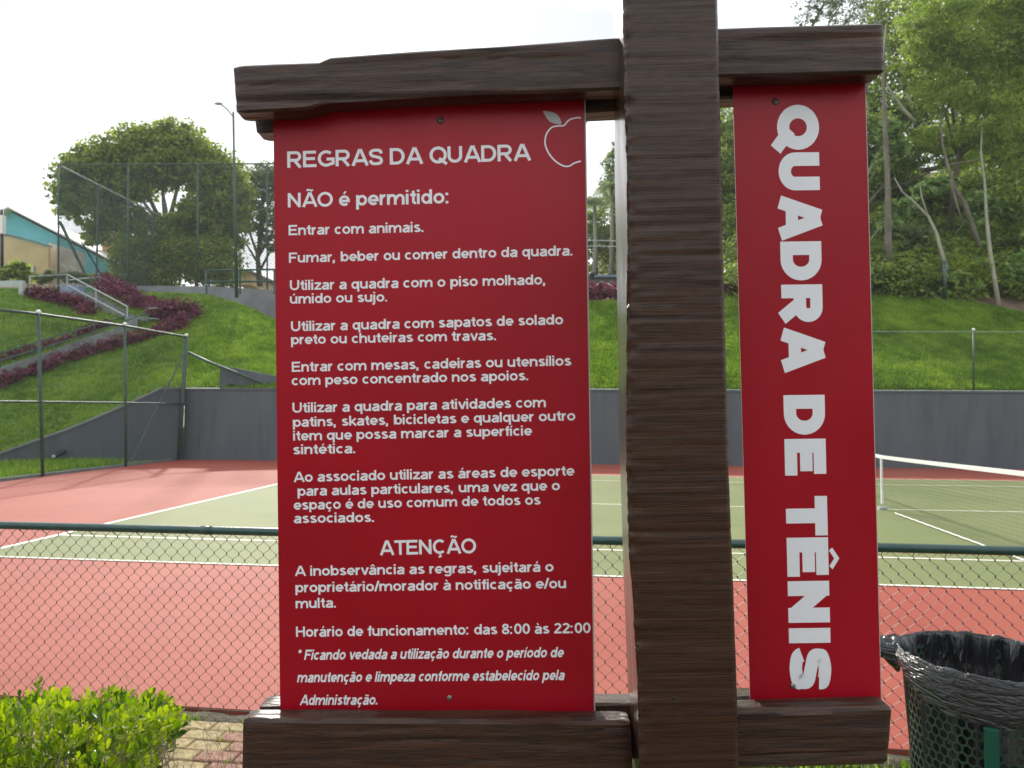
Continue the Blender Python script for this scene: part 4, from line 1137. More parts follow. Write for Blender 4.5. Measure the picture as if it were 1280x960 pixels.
ML = -.036                                            # the rules board is turned slightly
PX = [(-60, 778, 897.5), (0, 779, 898), (100, 780.5, 900), (140, 782, 901.5), (200, 784, 902.5), (300, 785, 904.5), (430, 784, 908), (560, 783, 911), (700, 787, 916.5), (740, 791, 918), (850, 797, 922), (960, 800, 924.5), (1060, 802, 927)]
SBK = [(-60, 765), (0, 766), (190, 767.5), (300, 770), (560, 774.5), (740, 780), (850, 784), (960, 788), (1060, 791)]
YF, YBK = -.08, .085
yy_ = [a[0] for a in PX]
z2y = []                                              # local height -> pixel row at the front plane
for y_ in range(-60, 1061, 10):
    z2y.append((SL(850, y_, YF)[2], y_))
z2y.sort()
zs_ = [a for a, _ in z2y]; ys2 = [b for _, b in z2y]
zlo, zhi = zs_[0], zs_[-1]
def postx(z):
    py = float(np.interp(z, zs_, ys2))
    fl = float(np.interp(py, yy_, [a[1] for a in PX])); fr = float(np.interp(py, yy_, [a[2] for a in PX]))
    bk = float(np.interp(py, [a[0] for a in SBK], [a[1] for a in SBK]))
    return SL(fl, py, YF)[0], SL(fr, py, YF)[0], SL(bk, py, YBK)[0]
ZT = zhi + .25
zz = np.concatenate([np.linspace(-.3, zlo, 30, endpoint=False), np.linspace(zlo, zhi, 330), np.linspace(zhi, ZT, 20)[1:]])
rows = []
NF, NSD = 34, 14
def saw(x, z, k=0):
    """transverse saw marks and splits of rough sawn timber"""
    b = mn.noise(Vector((x * 3.0, k, z * 26))) * .0009 + mn.noise(Vector((x * 5.0, k + 4, z * 120))) * .0012
    c = mn.noise(Vector((x * 1.6, k + 9, z * 55)))
    if c > .36: b -= (c - .36) * .006
    return b + mn.noise(Vector((x * 50, k, z * 60))) * .0006
for z in zz:
    xl, xr, xb = postx(min(max(z, zlo), zhi))
    rr = []
    for i in range(NF + 1):                           # front, left to right
        u = i / NF; x = xl + (xr - xl) * u
        e = .006 * (1 - min(1, min(u, 1 - u) * 22)) ** 2
        jag = 0
        if u < .14:                                   # bark edge, torn
            jag = (.14 - u) / .14 * (.006 * mn.noise(Vector((7, 3, z * 45))) + .005 * abs(mn.noise(Vector((x * 60, 5, z * 110)))))
        gate = min(max((z - .75) / .5, .35), 1)
        rr.append((x + jag * .6, YF + e - saw(x, z) * gate + jag * .7, z))
    xrb = xr - .003
    for i in range(1, NSD + 1):
        u = i / NSD; rr.append((xr + .0007 * mn.noise(Vector((u * 4, 6, z * 70))) + (xrb - xr) * u, YF + (YBK - YF) * u, z))
    for i in range(1, 9):
        u = i / 8; rr.append((xrb + (xb - xrb) * u, YBK, z))
    for i in range(1, NSD):
        u = i / NSD; xx = xb + (xl - xb) * u
        rr.append((xx + .0022 * mn.noise(Vector((u * 3, 2, z * 5))) * math.sin(u * 3.1416) + .0002 * mn.noise(Vector((u * 20, 2, z * 60))), YBK + (YF - YBK) * u, z))
    rows.append(rr)
g = MB(); g.grid(rows, True)
n = len(rows[0]); g.f.append(tuple((len(rows) - 1) * n + k for k in range(n)))
po_ = obj('post', g, M['postwood'], sign, local=True, angle=38)
po_.data.materials.append(M['postside'])
for pi_, pg_ in enumerate(po_.data.polygons):
    if pi_ < (len(rows) - 1) * n and pi_ % n >= NF + NSD + 8: pg_.material_index = 1
# knot plugs and old holes on the post
for (px, py, r_) in ((843, 872, .0035), (862, 866, .0025)):
    q = SL(px, py, YF); g = MB(); g.ball((q[0], q[1] - .0005, q[2]), r_, 8, 4, (1, .3, 1)); obj('nail_head', g, M['dark'], sign, local=True)

def plank(name, fpts_top, fpts_bot, yf, yb, m=0., seed=0, ch=.004, ns=70, label=None, xend=None, rough=1.0, taper=0.0):
    """squared timber: outline of its front face given by top and bottom edge points, thickness yf..yb"""
    T = [SL(a, b, yf, m) for a, b in fpts_top]; Bt = [SL(a, b, yf, m) for a, b in fpts_bot]
    tx = [p[0] for p in T]; tz = [p[2] for p in T]; bx = [p[0] for p in Bt]; bz = [p[2] for p in Bt]
    rows = []
    for i in range(ns + 1):
        u = i / ns
        xt = tx[0] + (tx[-1] - tx[0]) * u; xb_ = bx[0] + (bx[-1] - bx[0]) * u
        zt = float(np.interp(xt, tx, tz)); zb = float(np.interp(xb_, bx, bz))
        end = min(u, 1 - u) * ns
        pull = .0035 * max(0, 1 - end / 1.2)
        rr = []
        def pt(s, t_):            # s 0..1 up the section, t 0..1 front to back
            x = xb_ + (xt - xb_) * s; z = zb + (zt - zb) * s
            return x, yf + m * x + (yb - yf) * t_, z
        NH, NW = 16, 10
        h = max(zt - zb, 1e-3); cz = ch / h; cy = ch / (yb - yf)
        def gr(x, z, k):
            b = mn.noise(Vector((x * 5 + seed, k, z * 95))) * .0016 + mn.noise(Vector((x * 3 + seed, k + 5, z * 260))) * .0008
            c = mn.noise(Vector((x * 2.2 + seed, k + 9, z * 60)))
            if c > .3: b -= (c - .3) * .012
            return b * rough
        for j in range(NH + 1):   # front face upwards
            s = cz + (1 - 2 * cz) * j / NH; x, y, z = pt(s, 0); rr.append((x, y - gr(x, z, 0) + pull, z))
        for j in range(NW + 1):   # top face to the back
            t_ = cy + (1 - 2 * cy) * j / NW; x, y, z = pt(1, t_); rr.append((x, y, z + gr(x, y, 3) * .8 - pull))
        for j in range(7):
            s = 1 - cz - (1 - 2 * cz) * j / 6; x, y, z = pt(s, 1); rr.append((x, y - pull, z))
        for j in range(NW + 1):
            t_ = 1 - cy - (1 - 2 * cy) * j / NW; x, y, z = pt(0, t_); rr.append((x, y, z + gr(x, y, 7) * .8 + pull))
        rows.append(rr)
    g = MB(); g.grid(rows, True); n = len(rows[0])
    g.f.append(tuple(range(n - 1, -1, -1))); g.f.append(tuple((len(rows) - 1) * n + k for k in range(n)))
    o = obj(name, g, M['beam'], sign, local=True, angle=35)
    return o
YA0, YA1, YP, YP1, YB0, YB1 = -.018, .031, .034, .042, .046, .095
# front planks
plank('plank', [(291, 82), (340, 79), (399, 77), (412, 71), (560, 61), (772, 47), (800, 45)], [(295, 141), (384, 136), (407, 128), (560, 119), (770, 111.5), (800, 110)], YA0, YA1, ML, 1)
plank('plank', [(880, 35), (1105, 28)], [(880, 96), (1106, 90)], YA0, YA1, 0, 12)
plank('plank', [(303, 899), (788, 902)], [(302, 969), (792, 974)], YA0, YA1, ML, 23, ch=.0065)
plank('plank', [(880, 888), (1112, 883), (1116, 884)], [(880, 965), (1110, 956)], YA0, YA1, 0, 34, ch=.0065)
# back planks
plank('plank', [(312, 91), (560, 72), (764, 60), (800, 58)], [(320, 166), (560, 151), (764, 138.5), (800, 137)], YB0, YB1, ML, 45)
plank('plank', [(885, 50), (1086, 44)], [(885, 124), (1086, 118)], YB0, YB1, 0, 56)
plank('plank', [(324, 881), (782, 879.5), (800, 879)], [(322, 945), (800, 948)], YB0, YB1, ML, 67)
plank('plank', [(885, 872), (1102, 868)], [(885, 935), (1104, 932)], YB0, YB1, 0, 78)

# boards
def board(name, corners, y0, y1, m, edge):
    """white plastic board with a red film a little short of one edge; corners TL TR BR BL in pixels"""
    c = [SL(a, b, y0, m) for a, b in corners]
    g = MB(); th = y1 - y0
    IN = np.array([.0022, 0, 0])
    f = [c[3] + IN, c[2], c[2] + (0, th, 0), c[3] + IN + (0, th, 0), c[0] + IN, c[1], c[1] + (0, th, 0), c[0] + IN + (0, th, 0)]
    g.hexa(f); bd = obj(name, g, M['board'], sign, local=True)
    # red film: fine grid with a very slight wave, 0.4 mm proud of the board
    TL, TR, BR, BL_ = c; TR = TR + (TL - TR) * edge; BR = BR + (BL_ - BR) * edge
    rows = []
    for j in range(31):
        v = j / 30; a = TL * (1 - v) + BL_ * v; b_ = TR * (1 - v) + BR * v
        rows.append([a * (1 - i / 16) + b_ * (i / 16) + np.array([0, -.0006, 0]) for i in range(17)])
    g = MB(); g.grid(rows[::-1]); fm = obj('red_film', g, M['red'], bd, local=True, smooth=True)
    return bd
rb = board('rules_board', [(341.5, 122), (731.5, 100), (744.5, 904), (350.5, 906)], YP, YP1, ML, .0045)
nb = board('name_board', [(915, 78), (1081.5, 72), (1102.5, 889), (938, 892)], YP, YP1, 0, .007)

# ---- lettering: own stroke alphabet, cap height 1
def arc(cx, cy, rx, ry, a0, a1, n=14):
    n = max(3, int(abs(a1 - a0) / 360 * 28) + 1)
    return [(cx + rx * math.cos(math.radians(a0 + (a1 - a0) * i / n)), cy + ry * math.sin(math.radians(a0 + (a1 - a0) * i / n))) for i in range(n + 1)]
def smooth_pts(c, n=6):
    c = [np.array(p, float) for p in c]; out = []
    for i in range(len(c) - 1):
        p0 = c[max(i - 1, 0)]; p1 = c[i]; p2 = c[i + 1]; p3 = c[min(i + 2, len(c) - 1)]
        for k in range(n):
            t = k / n
            out.append(tuple(.5 * ((2 * p1) + (-p0 + p2) * t + (2 * p0 - 5 * p1 + 4 * p2 - p3) * t * t + (-p0 + 3 * p1 - 3 * p2 + p3) * t ** 3)))
    out.append(tuple(c[-1])); return out
def glyph(ch, w):
    """strokes of a character, its advance; w is the stroke width"""
    h = w / 2; S = []; XT = []; xh = .735; t = 1 - h
    if ch == 'A' or ch == 'Ã':
        a = .50; S = [[(h * .9, 0), (a, 1.0)], [(a, 1.0), (2 * a - h * .9, 0)]]; S = [[(h * .95, 0), (a - h * .2, 1)], [(a + h * .2, 1), (2 * a - h * .95, 0)]]
        S.append([(.22, .30), (2 * a - .22, .30)]); adv = 1.0
        XT.append(([(a - h * .6, .95), (a + h * .6, .95)], .096))
    elif ch in 'CÇ': S = [arc(.47, .5, .47 - h, .5 - h, 48, 312)]; adv = .93
    elif ch == 'D': S = [[(h, 0), (h, 1)], [(h, t), (.40, t)] + arc(.40, .5, .46 - h, .5 - h, 90, -90) + [(h, h)]]; adv = .93
    elif ch in 'EÊ': S = [[(h, 0), (h, 1)], [(h, t), (.76, t)], [(h, .52), (.70, .52)], [(h, h), (.79, h)]]; adv = .86
    elif ch == 'F': S = [[(h, 0), (h, 1)], [(h, t), (.74, t)], [(h, .50), (.64, .50)]]; adv = .80
    elif ch == 'G': S = [arc(.49, .5, .49 - h, .5 - h, 48, 300) + [(.98 - h, .20)], [(.98 - h, .13), (.98 - h, .46)], [(.52, .46), (.98, .46)]]; adv = 1.04
    elif ch == 'H': S = [[(h, 0), (h, 1)], [(.84 - h, 0), (.84 - h, 1)], [(h, .53), (.84 - h, .53)]]; adv = .92
    elif ch == 'I': S = [[(h, 0), (h, 1)]]; adv = w + .08
    elif ch == 'N': S = [[(h, 0), (h, 1)], [(.84 - h, 0), (.84 - h, 1)], [(h * 1.0, 1 - h * .75), (.84 - h * 1.0, h * .75)]]; adv = .93
    elif ch in 'OQ':
        S = [arc(.50, .5, .5 - h, .515 - h, 0, 360)]; adv = 1.04
        if ch == 'Q': S.append([(.55, .30), (.99, -.06)])
    elif ch == 'R': S = [[(h, 0), (h, 1)], [(h, t), (.50, t)] + arc(.50, (t + .45) / 2, .31 - h * .9, (t - .45) / 2, 90, -90) + [(h, .45)], [(.42, .44), (.80 - h * .4, 0)]]; adv = .92
    elif ch == 'S':
        r1 = .275 - h * .5
        S = [arc(.41, .74 - h * .06, .36 - h + .03, .26 - h * .94, 20, 250) + [(.41, .50)] + arc(.41, .265, .41 - h, .265 - h, 62, -155)]
        S = [arc(.41, .745, .375 - h, .255 - h, 22, 180) + arc(.41, .745, .375 - h, .235 - h * .55, 180, 262)[1:] + arc(.42, .275, .40 - h, .235 - h * .5, 80, 0)[0:] + arc(.41, .275, .41 - h, .275 - h, 0, -160)[1:]]
        S = [smooth_pts([(.80 - h * .8, .70), (.66, .955 - h), (.42, 1 - h), (.17 + h * .25, .955 - h), (h + .02, .745), (.19, .585), (.42, .51), (.65, .435), (.82 - h, .27), (.67 - h * .1, h + .04), (.42, h), (.17 + h * .2, h + .04), (.02 + h * .75, .30)], 5)]
        adv = .86
    elif ch == 'T': S = [[(0, t), (.80, t)], [(.40, 0), (.40, 1)]]; adv = .82
    elif ch == 'U': S = [[(h, 1), (h, .40)] + arc(.42, .40, .42 - h, .40 - h, 180, 360) + [(.84 - h, 1)]]; adv = .93
    elif ch in 'aáàâã':
        W_ = .66
        S = [arc(.34, xh - .23, .29 - h * .6, .23 - h, 155, 0) + [(W_ - h - .03, .10), (W_ - h + .03, 0)],
             [(W_ - h - .03, .43), (.30, .385)] + arc(.27, .20, .27 - h, .19 - h * .6, 90, 270) + [(.36, h * .9), (W_ - h - .06, .17)]]
        adv = .73
    elif ch == 'b': S = [[(h, 0), (h, 1)], arc(.385, xh / 2, .335 - h + .0, xh / 2 - h, 0, 360)]; adv = .77
    elif ch == 'd': S = [[(.70 - h, 0), (.70 - h, 1)], arc(.33, xh / 2, .33 - h, xh / 2 - h, 0, 360)]; adv = .78
    elif ch == 'p': S = [[(h, -.27), (h, xh)], arc(.385, xh / 2, .335 - h, xh / 2 - h, 0, 360)]; adv = .77
    elif ch == 'q': S = [[(.70 - h, -.27), (.70 - h, xh)], arc(.33, xh / 2, .33 - h, xh / 2 - h, 0, 360)]; adv = .78
    elif ch == 'g': S = [[(.70 - h, xh), (.70 - h, -.02)] + arc(.36, -.03, .34 - h, .25 - h * .8, 0, -150)[1:], arc(.33, xh / 2 + .02, .33 - h, xh / 2 - h - .02, 0, 360)]; adv = .78
    elif ch in 'cç': S = [arc(.34, xh / 2, .34 - h, xh / 2 - h, 48, 312)]; adv = .69
    elif ch in 'eéê': S = [[(h * 1.1, xh / 2 - .02), (.70 - h, xh / 2 - .02)] + arc(.35, xh / 2, .35 - h, xh / 2 - h, 0, 315)[1:]]; adv = .75
    elif ch == 'f': S = [[(.12 + h, 0), (.12 + h, .80)] + arc(.12 + h + .16, .82, .16, .18 - h, 180, 95), [(0, xh - h), (.40, xh - h)]]; adv = .44
    elif ch == 'h': S = [[(h, 0), (h, 1)], [(h, .35)] + arc(.36, xh - .28, .30 - h + .02, .28 - h, 165, 0) + [(.68 - h, 0)]]; adv = .76
    elif ch == 'n': S = [[(h, 0), (h, xh)], [(h, .35)] + arc(.36, xh - .28, .30 - h + .02, .28 - h, 165, 0) + [(.68 - h, 0)]]; adv = .76
    elif ch == 'm': S = [[(h, 0), (h, xh)], [(h, .35)] + arc(.33, xh - .26, .27 - h + .02, .26 - h, 165, 0) + [(.62 - h, 0)], [(.62 - h, .35)] + arc(.84, xh - .26, .27 - h + .02, .26 - h, 165, 0) + [(1.13 - h, 0)]]; adv = 1.21
    elif ch == 'r': S = [[(h, 0), (h, xh)], [(h, .36)] + arc(.34, xh - .26, .26 - h + .02, .26 - h, 165, 78)]; adv = .48
    elif ch in 'iíj' or ch == 'l':
        adv = w + .10
        if ch == 'l': S = [[(h, 0), (h, 1)]]
        elif ch == 'j': S = [[(h, xh), (h, -.10)] + [(h - .05, -.20), (-.08, -.22)]]
        else: S = [[(h, 0), (h, xh)]]
        if ch in 'ij': S.append([(h, 1 - w * .85), (h, 1)])
    elif ch == 'k': S = [[(h, 0), (h, 1)], [(h, .26), (.58, xh - .01)], [(.24, .42), (.64 - h * .3, 0)]]; adv = .68
    elif ch == 'o': S = [arc(.355, xh / 2, .355 - h, xh / 2 - h, 0, 360)]; adv = .78
    elif ch == 's':
        S = [arc(.31, xh - .19, .28 - h, .19 - h, 25, 180) + arc(.31, xh - .19, .28 - h, .17 - h * .5, 180, 262)[1:] + arc(.315, .20, .295 - h, .18 - h * .5, 80, 0) + arc(.31, .20, .31 - h, .20 - h, 0, -158)[1:]]; adv = .67
    elif ch == 't': S = [[(.12 + h, .93), (.12 + h, .20)] + arc(.12 + h + .15, .20, .15, .20 - h, 180, 280), [(0, xh - h), (.38, xh - h)]]; adv = .44
    elif ch in 'uú': S = [[(h, xh), (h, .28)] + arc(.32, .28, .32 - h, .28 - h, 180, 350), [(.68 - h, 0), (.68 - h, xh)]]; adv = .77
    elif ch == 'v': S = [[(h * .8, xh), (.345, .01)], [(.345, .01), (.69 - h * .8, xh)]]; adv = .70
    elif ch == 'z': S = [[(.02, xh - h), (.60, xh - h)], [(.56, xh - h), (.08, h)], [(0, h), (.62, h)]]; adv = .66
    elif ch == '8': S = [arc(.345, .745, .30 - h, .255 - h, 0, 360), arc(.345, .265, .345 - h, .265 - h * .9, 0, 360)]; adv = .76
    elif ch == '0': S = [arc(.345, .5, .345 - h, .51 - h, 0, 360)]; adv = .76
    elif ch == '2': S = [arc(.35, .70, .33 - h, .30 - h, 160, -25) + [(.12, .12)], [(.02, h), (.68, h)]]; adv = .76
    elif ch == '.': S = [[(h, 0), (h, w * .95)]]; adv = w + .17
    elif ch == ',': S = [[(h, w * .95), (h, 0)], [(h * 1.2, .03), (h * .5, -.16)]]; adv = w + .17
    elif ch == ':': S = [[(h, 0), (h, w * .95)], [(h, xh - w * .95), (h, xh)]]; adv = w + .2
    elif ch == '/': S = [[(.02, -.02), (.34, 1.02)]]; adv = .40
    elif ch == '*': S = [[(.2, .66), (.2, 1.0)], [(.05, .75), (.35, .91)], [(.05, .91), (.35, .75)]]; adv = .48
    elif ch == ' ': adv = .36
    else: raise ValueError(ch)
    # accents
    up = ch.isupper(); b0 = 1.0 if up else xh
    cx = {'A': .5, 'Ã': .5, 'Ê': .43, 'í': h}.get(ch, .34)
    aw = w * .62
    A_ = []
    if ch in 'áéíú': A_ = [[(cx - .03, b0 + .10), (cx + .11, b0 + .28)]]
    if ch == 'à': A_ = [[(cx + .03, b0 + .10), (cx - .11, b0 + .28)]]
    if ch in 'âêÊ':
        k = 1.25 if up and w > .24 else 1
        A_ = [[(cx - .17 * k, b0 + .09), (cx, b0 + .25 * k), (cx + .17 * k, b0 + .09)]]
        if w > .24: aw = .10; A_ = [[(cx - .19, b0 + .055), (cx, b0 + .20), (cx + .19, b0 + .055)]]
    if ch in 'ãÃ': A_ = [[(cx - .19, b0 + .12), (cx - .12, b0 + .20), (cx - .03, b0 + .185), (cx + .05, b0 + .135), (cx + .13, b0 + .125), (cx + .20, b0 + .20)]]
    if ch in 'çÇ': A_ = [[((.47 if up else .34), .02), ((.47 if up else .34) + .02, -.08), ((.47 if up else .34) + .06, -.16), ((.47 if up else .34) - .10, -.22)]]
    return [(s, w) for s in S] + [(s, aw) for s in A_] + XT, adv
def ribbon(pts, w):
    """constant width strip along a polyline with mitred joins"""
    p = [np.array(q, float) for q in pts]
    q = [p[0]]
    for a in p[1:]:
        if np.linalg.norm(a - q[-1]) > 1e-4: q.append(a)
    p = q; closed = len(p) > 4 and np.linalg.norm(p[0] - p[-1]) < 1e-3
    Lf, Rt = [], []; n = len(p)
    for i in range(n):
        a = p[i - 1] if i > 0 else (p[-2] if closed else None); b = p[i + 1] if i < n - 1 else (p[1] if closed else None)
        d1 = (p[i] - a) / np.linalg.norm(p[i] - a) if a is not None else None
        d2 = (b - p[i]) / np.linalg.norm(b - p[i]) if b is not None else None
        if d1 is None: d1 = d2
        if d2 is None: d2 = d1
        n1 = np.array([-d1[1], d1[0]]); n2 = np.array([-d2[1], d2[0]]); m = n1 + n2
        if np.linalg.norm(m) < .3: m = n1
        m /= np.linalg.norm(m); k = min(1 / max(m @ n1, .35), 2.2)
        turn = d1[0] * d2[1] - d1[1] * d2[0]; wl = wr = w / 2
        if a is not None and b is not None and abs(turn) > 1e-3 and abs(turn) < .6:
            R_ = .5 * (np.linalg.norm(p[i] - a) + np.linalg.norm(b - p[i])) / abs(math.asin(max(-1, min(1, turn)))) * .97
            if turn > 0: wl = min(wl, R_)
            else: wr = min(wr, R_)
        Lf.append(p[i] + m * k * wl); Rt.append(p[i] - m * k * wr)
    return Lf, Rt
def text_mesh(txt, w, track=.0):
    """list of strips ((L points),(R points)) and total width"""
    x = 0; out = []; last = 0
    for ch in txt:
        st_, adv = glyph(ch, w)
        for s, sw in st_:
            a, b = ribbon(s, sw)
            out.append(([q + (x, 0) for q in a], [q + (x, 0) for q in b]))
            last = max(last, max(q[0] for q in out[-1][0] + out[-1][1]))
        x += adv + track
    return out, last
def lay_text(parent, txt, p0, p1, cap_px, y0, m, w=.185, slant=0.0, mat_=None, dirn=None, track=.0):
    """text whose baseline runs from pixel p0 to pixel p1 on the board plane"""
    a = SL(*p0, y0, m); b = SL(*p1, y0, m)
    ux = b - a; Lw = np.linalg.norm(ux); ux /= Lw
    nrm = np.array([m, -1., 0]); nrm /= np.linalg.norm(nrm)          # towards the viewer
    uy = np.cross(nrm, ux); uy = uy if dirn is None else uy
    if dirn is None and uy[2] < 0: uy = -uy
    if dirn is not None and uy @ np.array(dirn) < 0: uy = -uy
    sc = np.linalg.norm(SL(p0[0], p0[1] - cap_px, y0, m) - a) if dirn is None else cap_px
    strips, tw_ = text_mesh(txt, w, track); sx = Lw / tw_
    VV = []; FF = []
    for k, (l, r) in enumerate(strips):
        b0 = len(VV); zoff = .00018 + .000012 * (k % 14)
        for q in range(len(l)):
            for pnt in (l[q], r[q]):
                VV.append(a + ux * (pnt[0] * sx + slant * pnt[1] * sc) + uy * pnt[1] * sc + nrm * (.0006 + zoff))
        for q in range(len(l) - 1):
            FF.append((b0 + 2 * q, b0 + 2 * q + 1, b0 + 2 * q + 3, b0 + 2 * q + 2))
    g = MB(); g.v = [tuple(v) for v in VV]; g.f = FF
    return obj('lettering', g, mat_ or M['ltext'], parent, local=True)
LN = [('REGRAS DA QUADRA', (359.3, 210), (664, 200.7), 20.5, .178), ('NÃO é permitido:', (360, 259.5), (560.5, 254.3), 18, .178),
      ('Entrar com animais.', (361, 294.3), (529.3, 290), 12.8, .178), ('Fumar, beber ou comer dentro da quadra.', (361.4, 328.6), (715.5, 319.4), 12.6, .178),
      ('Utilizar a quadra com o piso molhado,', (362.6, 363), (681.5, 355.6), 12.6, .178), ('úmido ou sujo.', (362.6, 379.8), (484, 376.9), 12.4, .178),
      ('Utilizar a quadra com sapatos de solado', (364, 414.3), (704, 405.5), 12.6, .178), ('preto ou chuteiras com travas.', (364, 430.6), (620, 425.2), 12.4, .178),
      ('Entrar com mesas, cadeiras ou utensílios', (365, 464.9), (714.3, 456.9), 12.6, .178), ('com peso concentrado nos apoios.', (364.8, 481.7), (660.3, 475.3), 12.4, .178),
      ('Utilizar a quadra para atividades com', (365.8, 516), (682.3, 508.9), 12.6, .178), ('patins, skates, bicicletas e qualquer outro', (366.3, 533.7), (719.2, 525.5), 12.4, .178),
      ('item que possa marcar a superfície', (366.6, 550.9), (665.3, 544.2), 12.4, .178), ('sintética.', (366.6, 568), (444.2, 566.3), 12.4, .178),
      ('Ao associado utilizar as áreas de esporte', (367.3, 602.6), (718.2, 594.4), 12.6, .178), ('para aulas particulares, uma vez que o', (372.2, 619.8), (700, 612.7), 12.4, .178),
      ('espaço é de uso comum de todos os', (367.5, 637.2), (676, 630.6), 12.4, .178), ('associados.', (367.5, 653.9), (467.6, 652.3), 12.4, .178),
      ('ATENÇÃO', (475, 694), (595.4, 691.2), 18.2, .178), ('A inobservância as regras, sujeitará o', (368.8, 720), (692, 714.2), 12.6, .178),
      ('proprietário/morador à notificação e/ou', (369.5, 740.4), (707.6, 735), 12.6, .178), ('multa.', (369.8, 760.3), (420, 759.2), 12.6, .178),
      ('Horário de funcionamento: das 8:00 às 22:00', (370.3, 796), (738.3, 791), 12.8, .178),
      ('* Ficando vedada a utilização durante o período de', (371.2, 824.8), (704, 821.4), 12.8, .19),
      ('manutenção e limpeza conforme estabelecido pela', (371.3, 852.8), (705, 849.8), 12.8, .19), ('Administração.', (374.6, 881.2), (471.5, 880.5), 12.8, .19)]
for i, (tx_, a, b, cp_, w_) in enumerate(LN):
    lay_text(rb, tx_, a, b, cp_, YP, ML, w=w_, slant=.2 if i >= 23 else 0, track=.0)
capm = np.linalg.norm(SL(972, 160, YP, 0) - SL(1023, 160, YP, 0))
def bx(y): return float(np.interp(y, [130, 330, 520, 640, 830, 870], [971.2, 976.2, 979.5, 982.2, 986.8, 987.6]))
for wd, ya, yb in (('QUADRA', 131.5, 466.5), ('DE', 494, 594.5), ('TÊNIS', 620.5, 862)):
    lay_text(nb, wd, (bx(ya), ya), (bx(yb), yb), capm, YP, 0, w=.30, dirn=(1, 0, 0), track=.02)
# fruit emblem cut off by the board edge
def emblem(pts, wpx, m_, closed=False):
    q = [SL(a, b, YP, ML) for a, b in pts]
    a0 = q[0]; l, r = ribbon([((p - a0)[0], (p - a0)[2]) for p in q], wpx * 1.34 / F)
    g = MB(); 
    rows = [[(a0[0] + s[0], a0[1] + ML * s[0] - .0009, a0[2] + s[1]) for s in side_] for side_ in (l, r)]
    g.grid(rows); return obj('fruit_emblem', g, m_, rb, local=True)
emblem(smooth_pts([(726, 147.5), (719.5, 147.6), (711, 150.5), (705, 157), (698, 157.5), (690, 159.3), (684.3, 165.5), (681.8, 172), (681.6, 181), (685, 190), (691, 198.5), (699, 205), (706, 208), (712, 207.6), (718, 204), (726, 201.6)]), 2.0, M['ltext'])
lf = smooth_pts([(678, 139), (686, 139.5), (695, 142.5), (700, 148.5), (701.5, 155), (694, 154.8), (687, 152), (682.5, 146.5), (678, 139)], 4)
g = MB(); q = [SL(a, b, YP, ML) + np.array([0, -.0009, 0]) for a, b in lf[:-1]]; g.add(q, [tuple(range(len(q) - 1, -1, -1))]); obj('emblem_leaf', g, M['leafpale'], rb, local=True)
# screws
for (px, py, par, m_, gold) in ((551, 150.5, rb, ML, 1), (562, 872, rb, ML, 0), (969.5, 127, nb, 0, 1), (991, 857, nb, 0, 0)):
    q = SL(px, py, YP, m_); g = MB(); g.ball((q[0], q[1] - .001, q[2]), .0052, 12, 6, (1, .55, 1)); sc_ = obj('screw', g, M['screw'], par, local=True, smooth=True)
    g = MB(); g.box((q[0] - .0042, q[1] - .0045, q[2] - .0006), (q[0] + .0042, q[1] - .0030, q[2] + .0006)); g.box((q[0] - .0006, q[1] - .0044, q[2] - .0042), (q[0] + .0006, q[1] - .0031, q[2] + .0042))
    if gold: g.ball((q[0], q[1] - .0006, q[2]), .0072, 12, 5, (1, .25, 1))
    obj('washer', g, M['dark'] if gold else M['screw'], par, local=True)

# ================================================================== BIN
BD = 2.32
bc = P(1230, 822, BD); BZ = bc[2]; BR_ = .222
bin_ = thing('litter_bin', 'green hexagon mesh litter bin lined with a black plastic bag', 'bin', (bc[0], bc[1], -.09))
g = MB(); NC, NR = 52, 24; hgt = .64; VV = []; FF = []
hexh = 2 * math.pi * BR_ / NC
vr = hexh * .866
def binp(a, z, r=BR_):
    k = (z - (BZ - .02)) / hgt       # slightly narrower at the foot
    rr = r * (1 + .07 * k); return (bc[0] + rr * math.cos(a), bc[1] + rr * math.sin(a), z)
for j in range(NR):
    z = BZ - .03 - (j + .5) * vr * 1.12
    for i in range(NC):
        a = 2 * math.pi * (i + (j % 2) * .5) / NC; b0 = len(VV)
        for k in range(6):
            t_ = math.pi / 6 + k * math.pi / 3
            for rr, ro in ((.455 * hexh, .0), (.5 * hexh / .866 + .0002, .0)):
                aa = a + rr * math.cos(t_) / BR_; zz2 = z + rr * math.sin(t_) * 1.12
                VV.append(binp(aa, zz2))
        for k in range(6):
            k2 = (k + 1) % 6
            FF.append((b0 + 2 * k, b0 + 2 * k2, b0 + 2 * k2 + 1, b0 + 2 * k + 1))
g.v = VV; g.f = FF
bk = obj('basket', g, M['binmetal'], bin_); sd = bk.modifiers.new('thick', 'SOLIDIFY'); sd.thickness = .0025
for z in (BZ - .035, BZ - .03 - NR * vr * 1.12 - .005):
    g = MB(); g.tube([np.array(binp(2 * math.pi * i / 48, z)) + np.array([math.cos(2 * math.pi * i / 48), math.sin(2 * math.pi * i / 48), 0]) * .004 for i in range(49)], .0035, 6, False); obj('rim', g, M['binmetal'], bin_, smooth=True)
g = MB(); g.add([binp(2 * math.pi * i / 32, BZ - .03 - NR * vr * 1.12) for i in range(32)], [tuple(range(31, -1, -1))]); obj('base_plate', g, M['binmetal'], bin_)
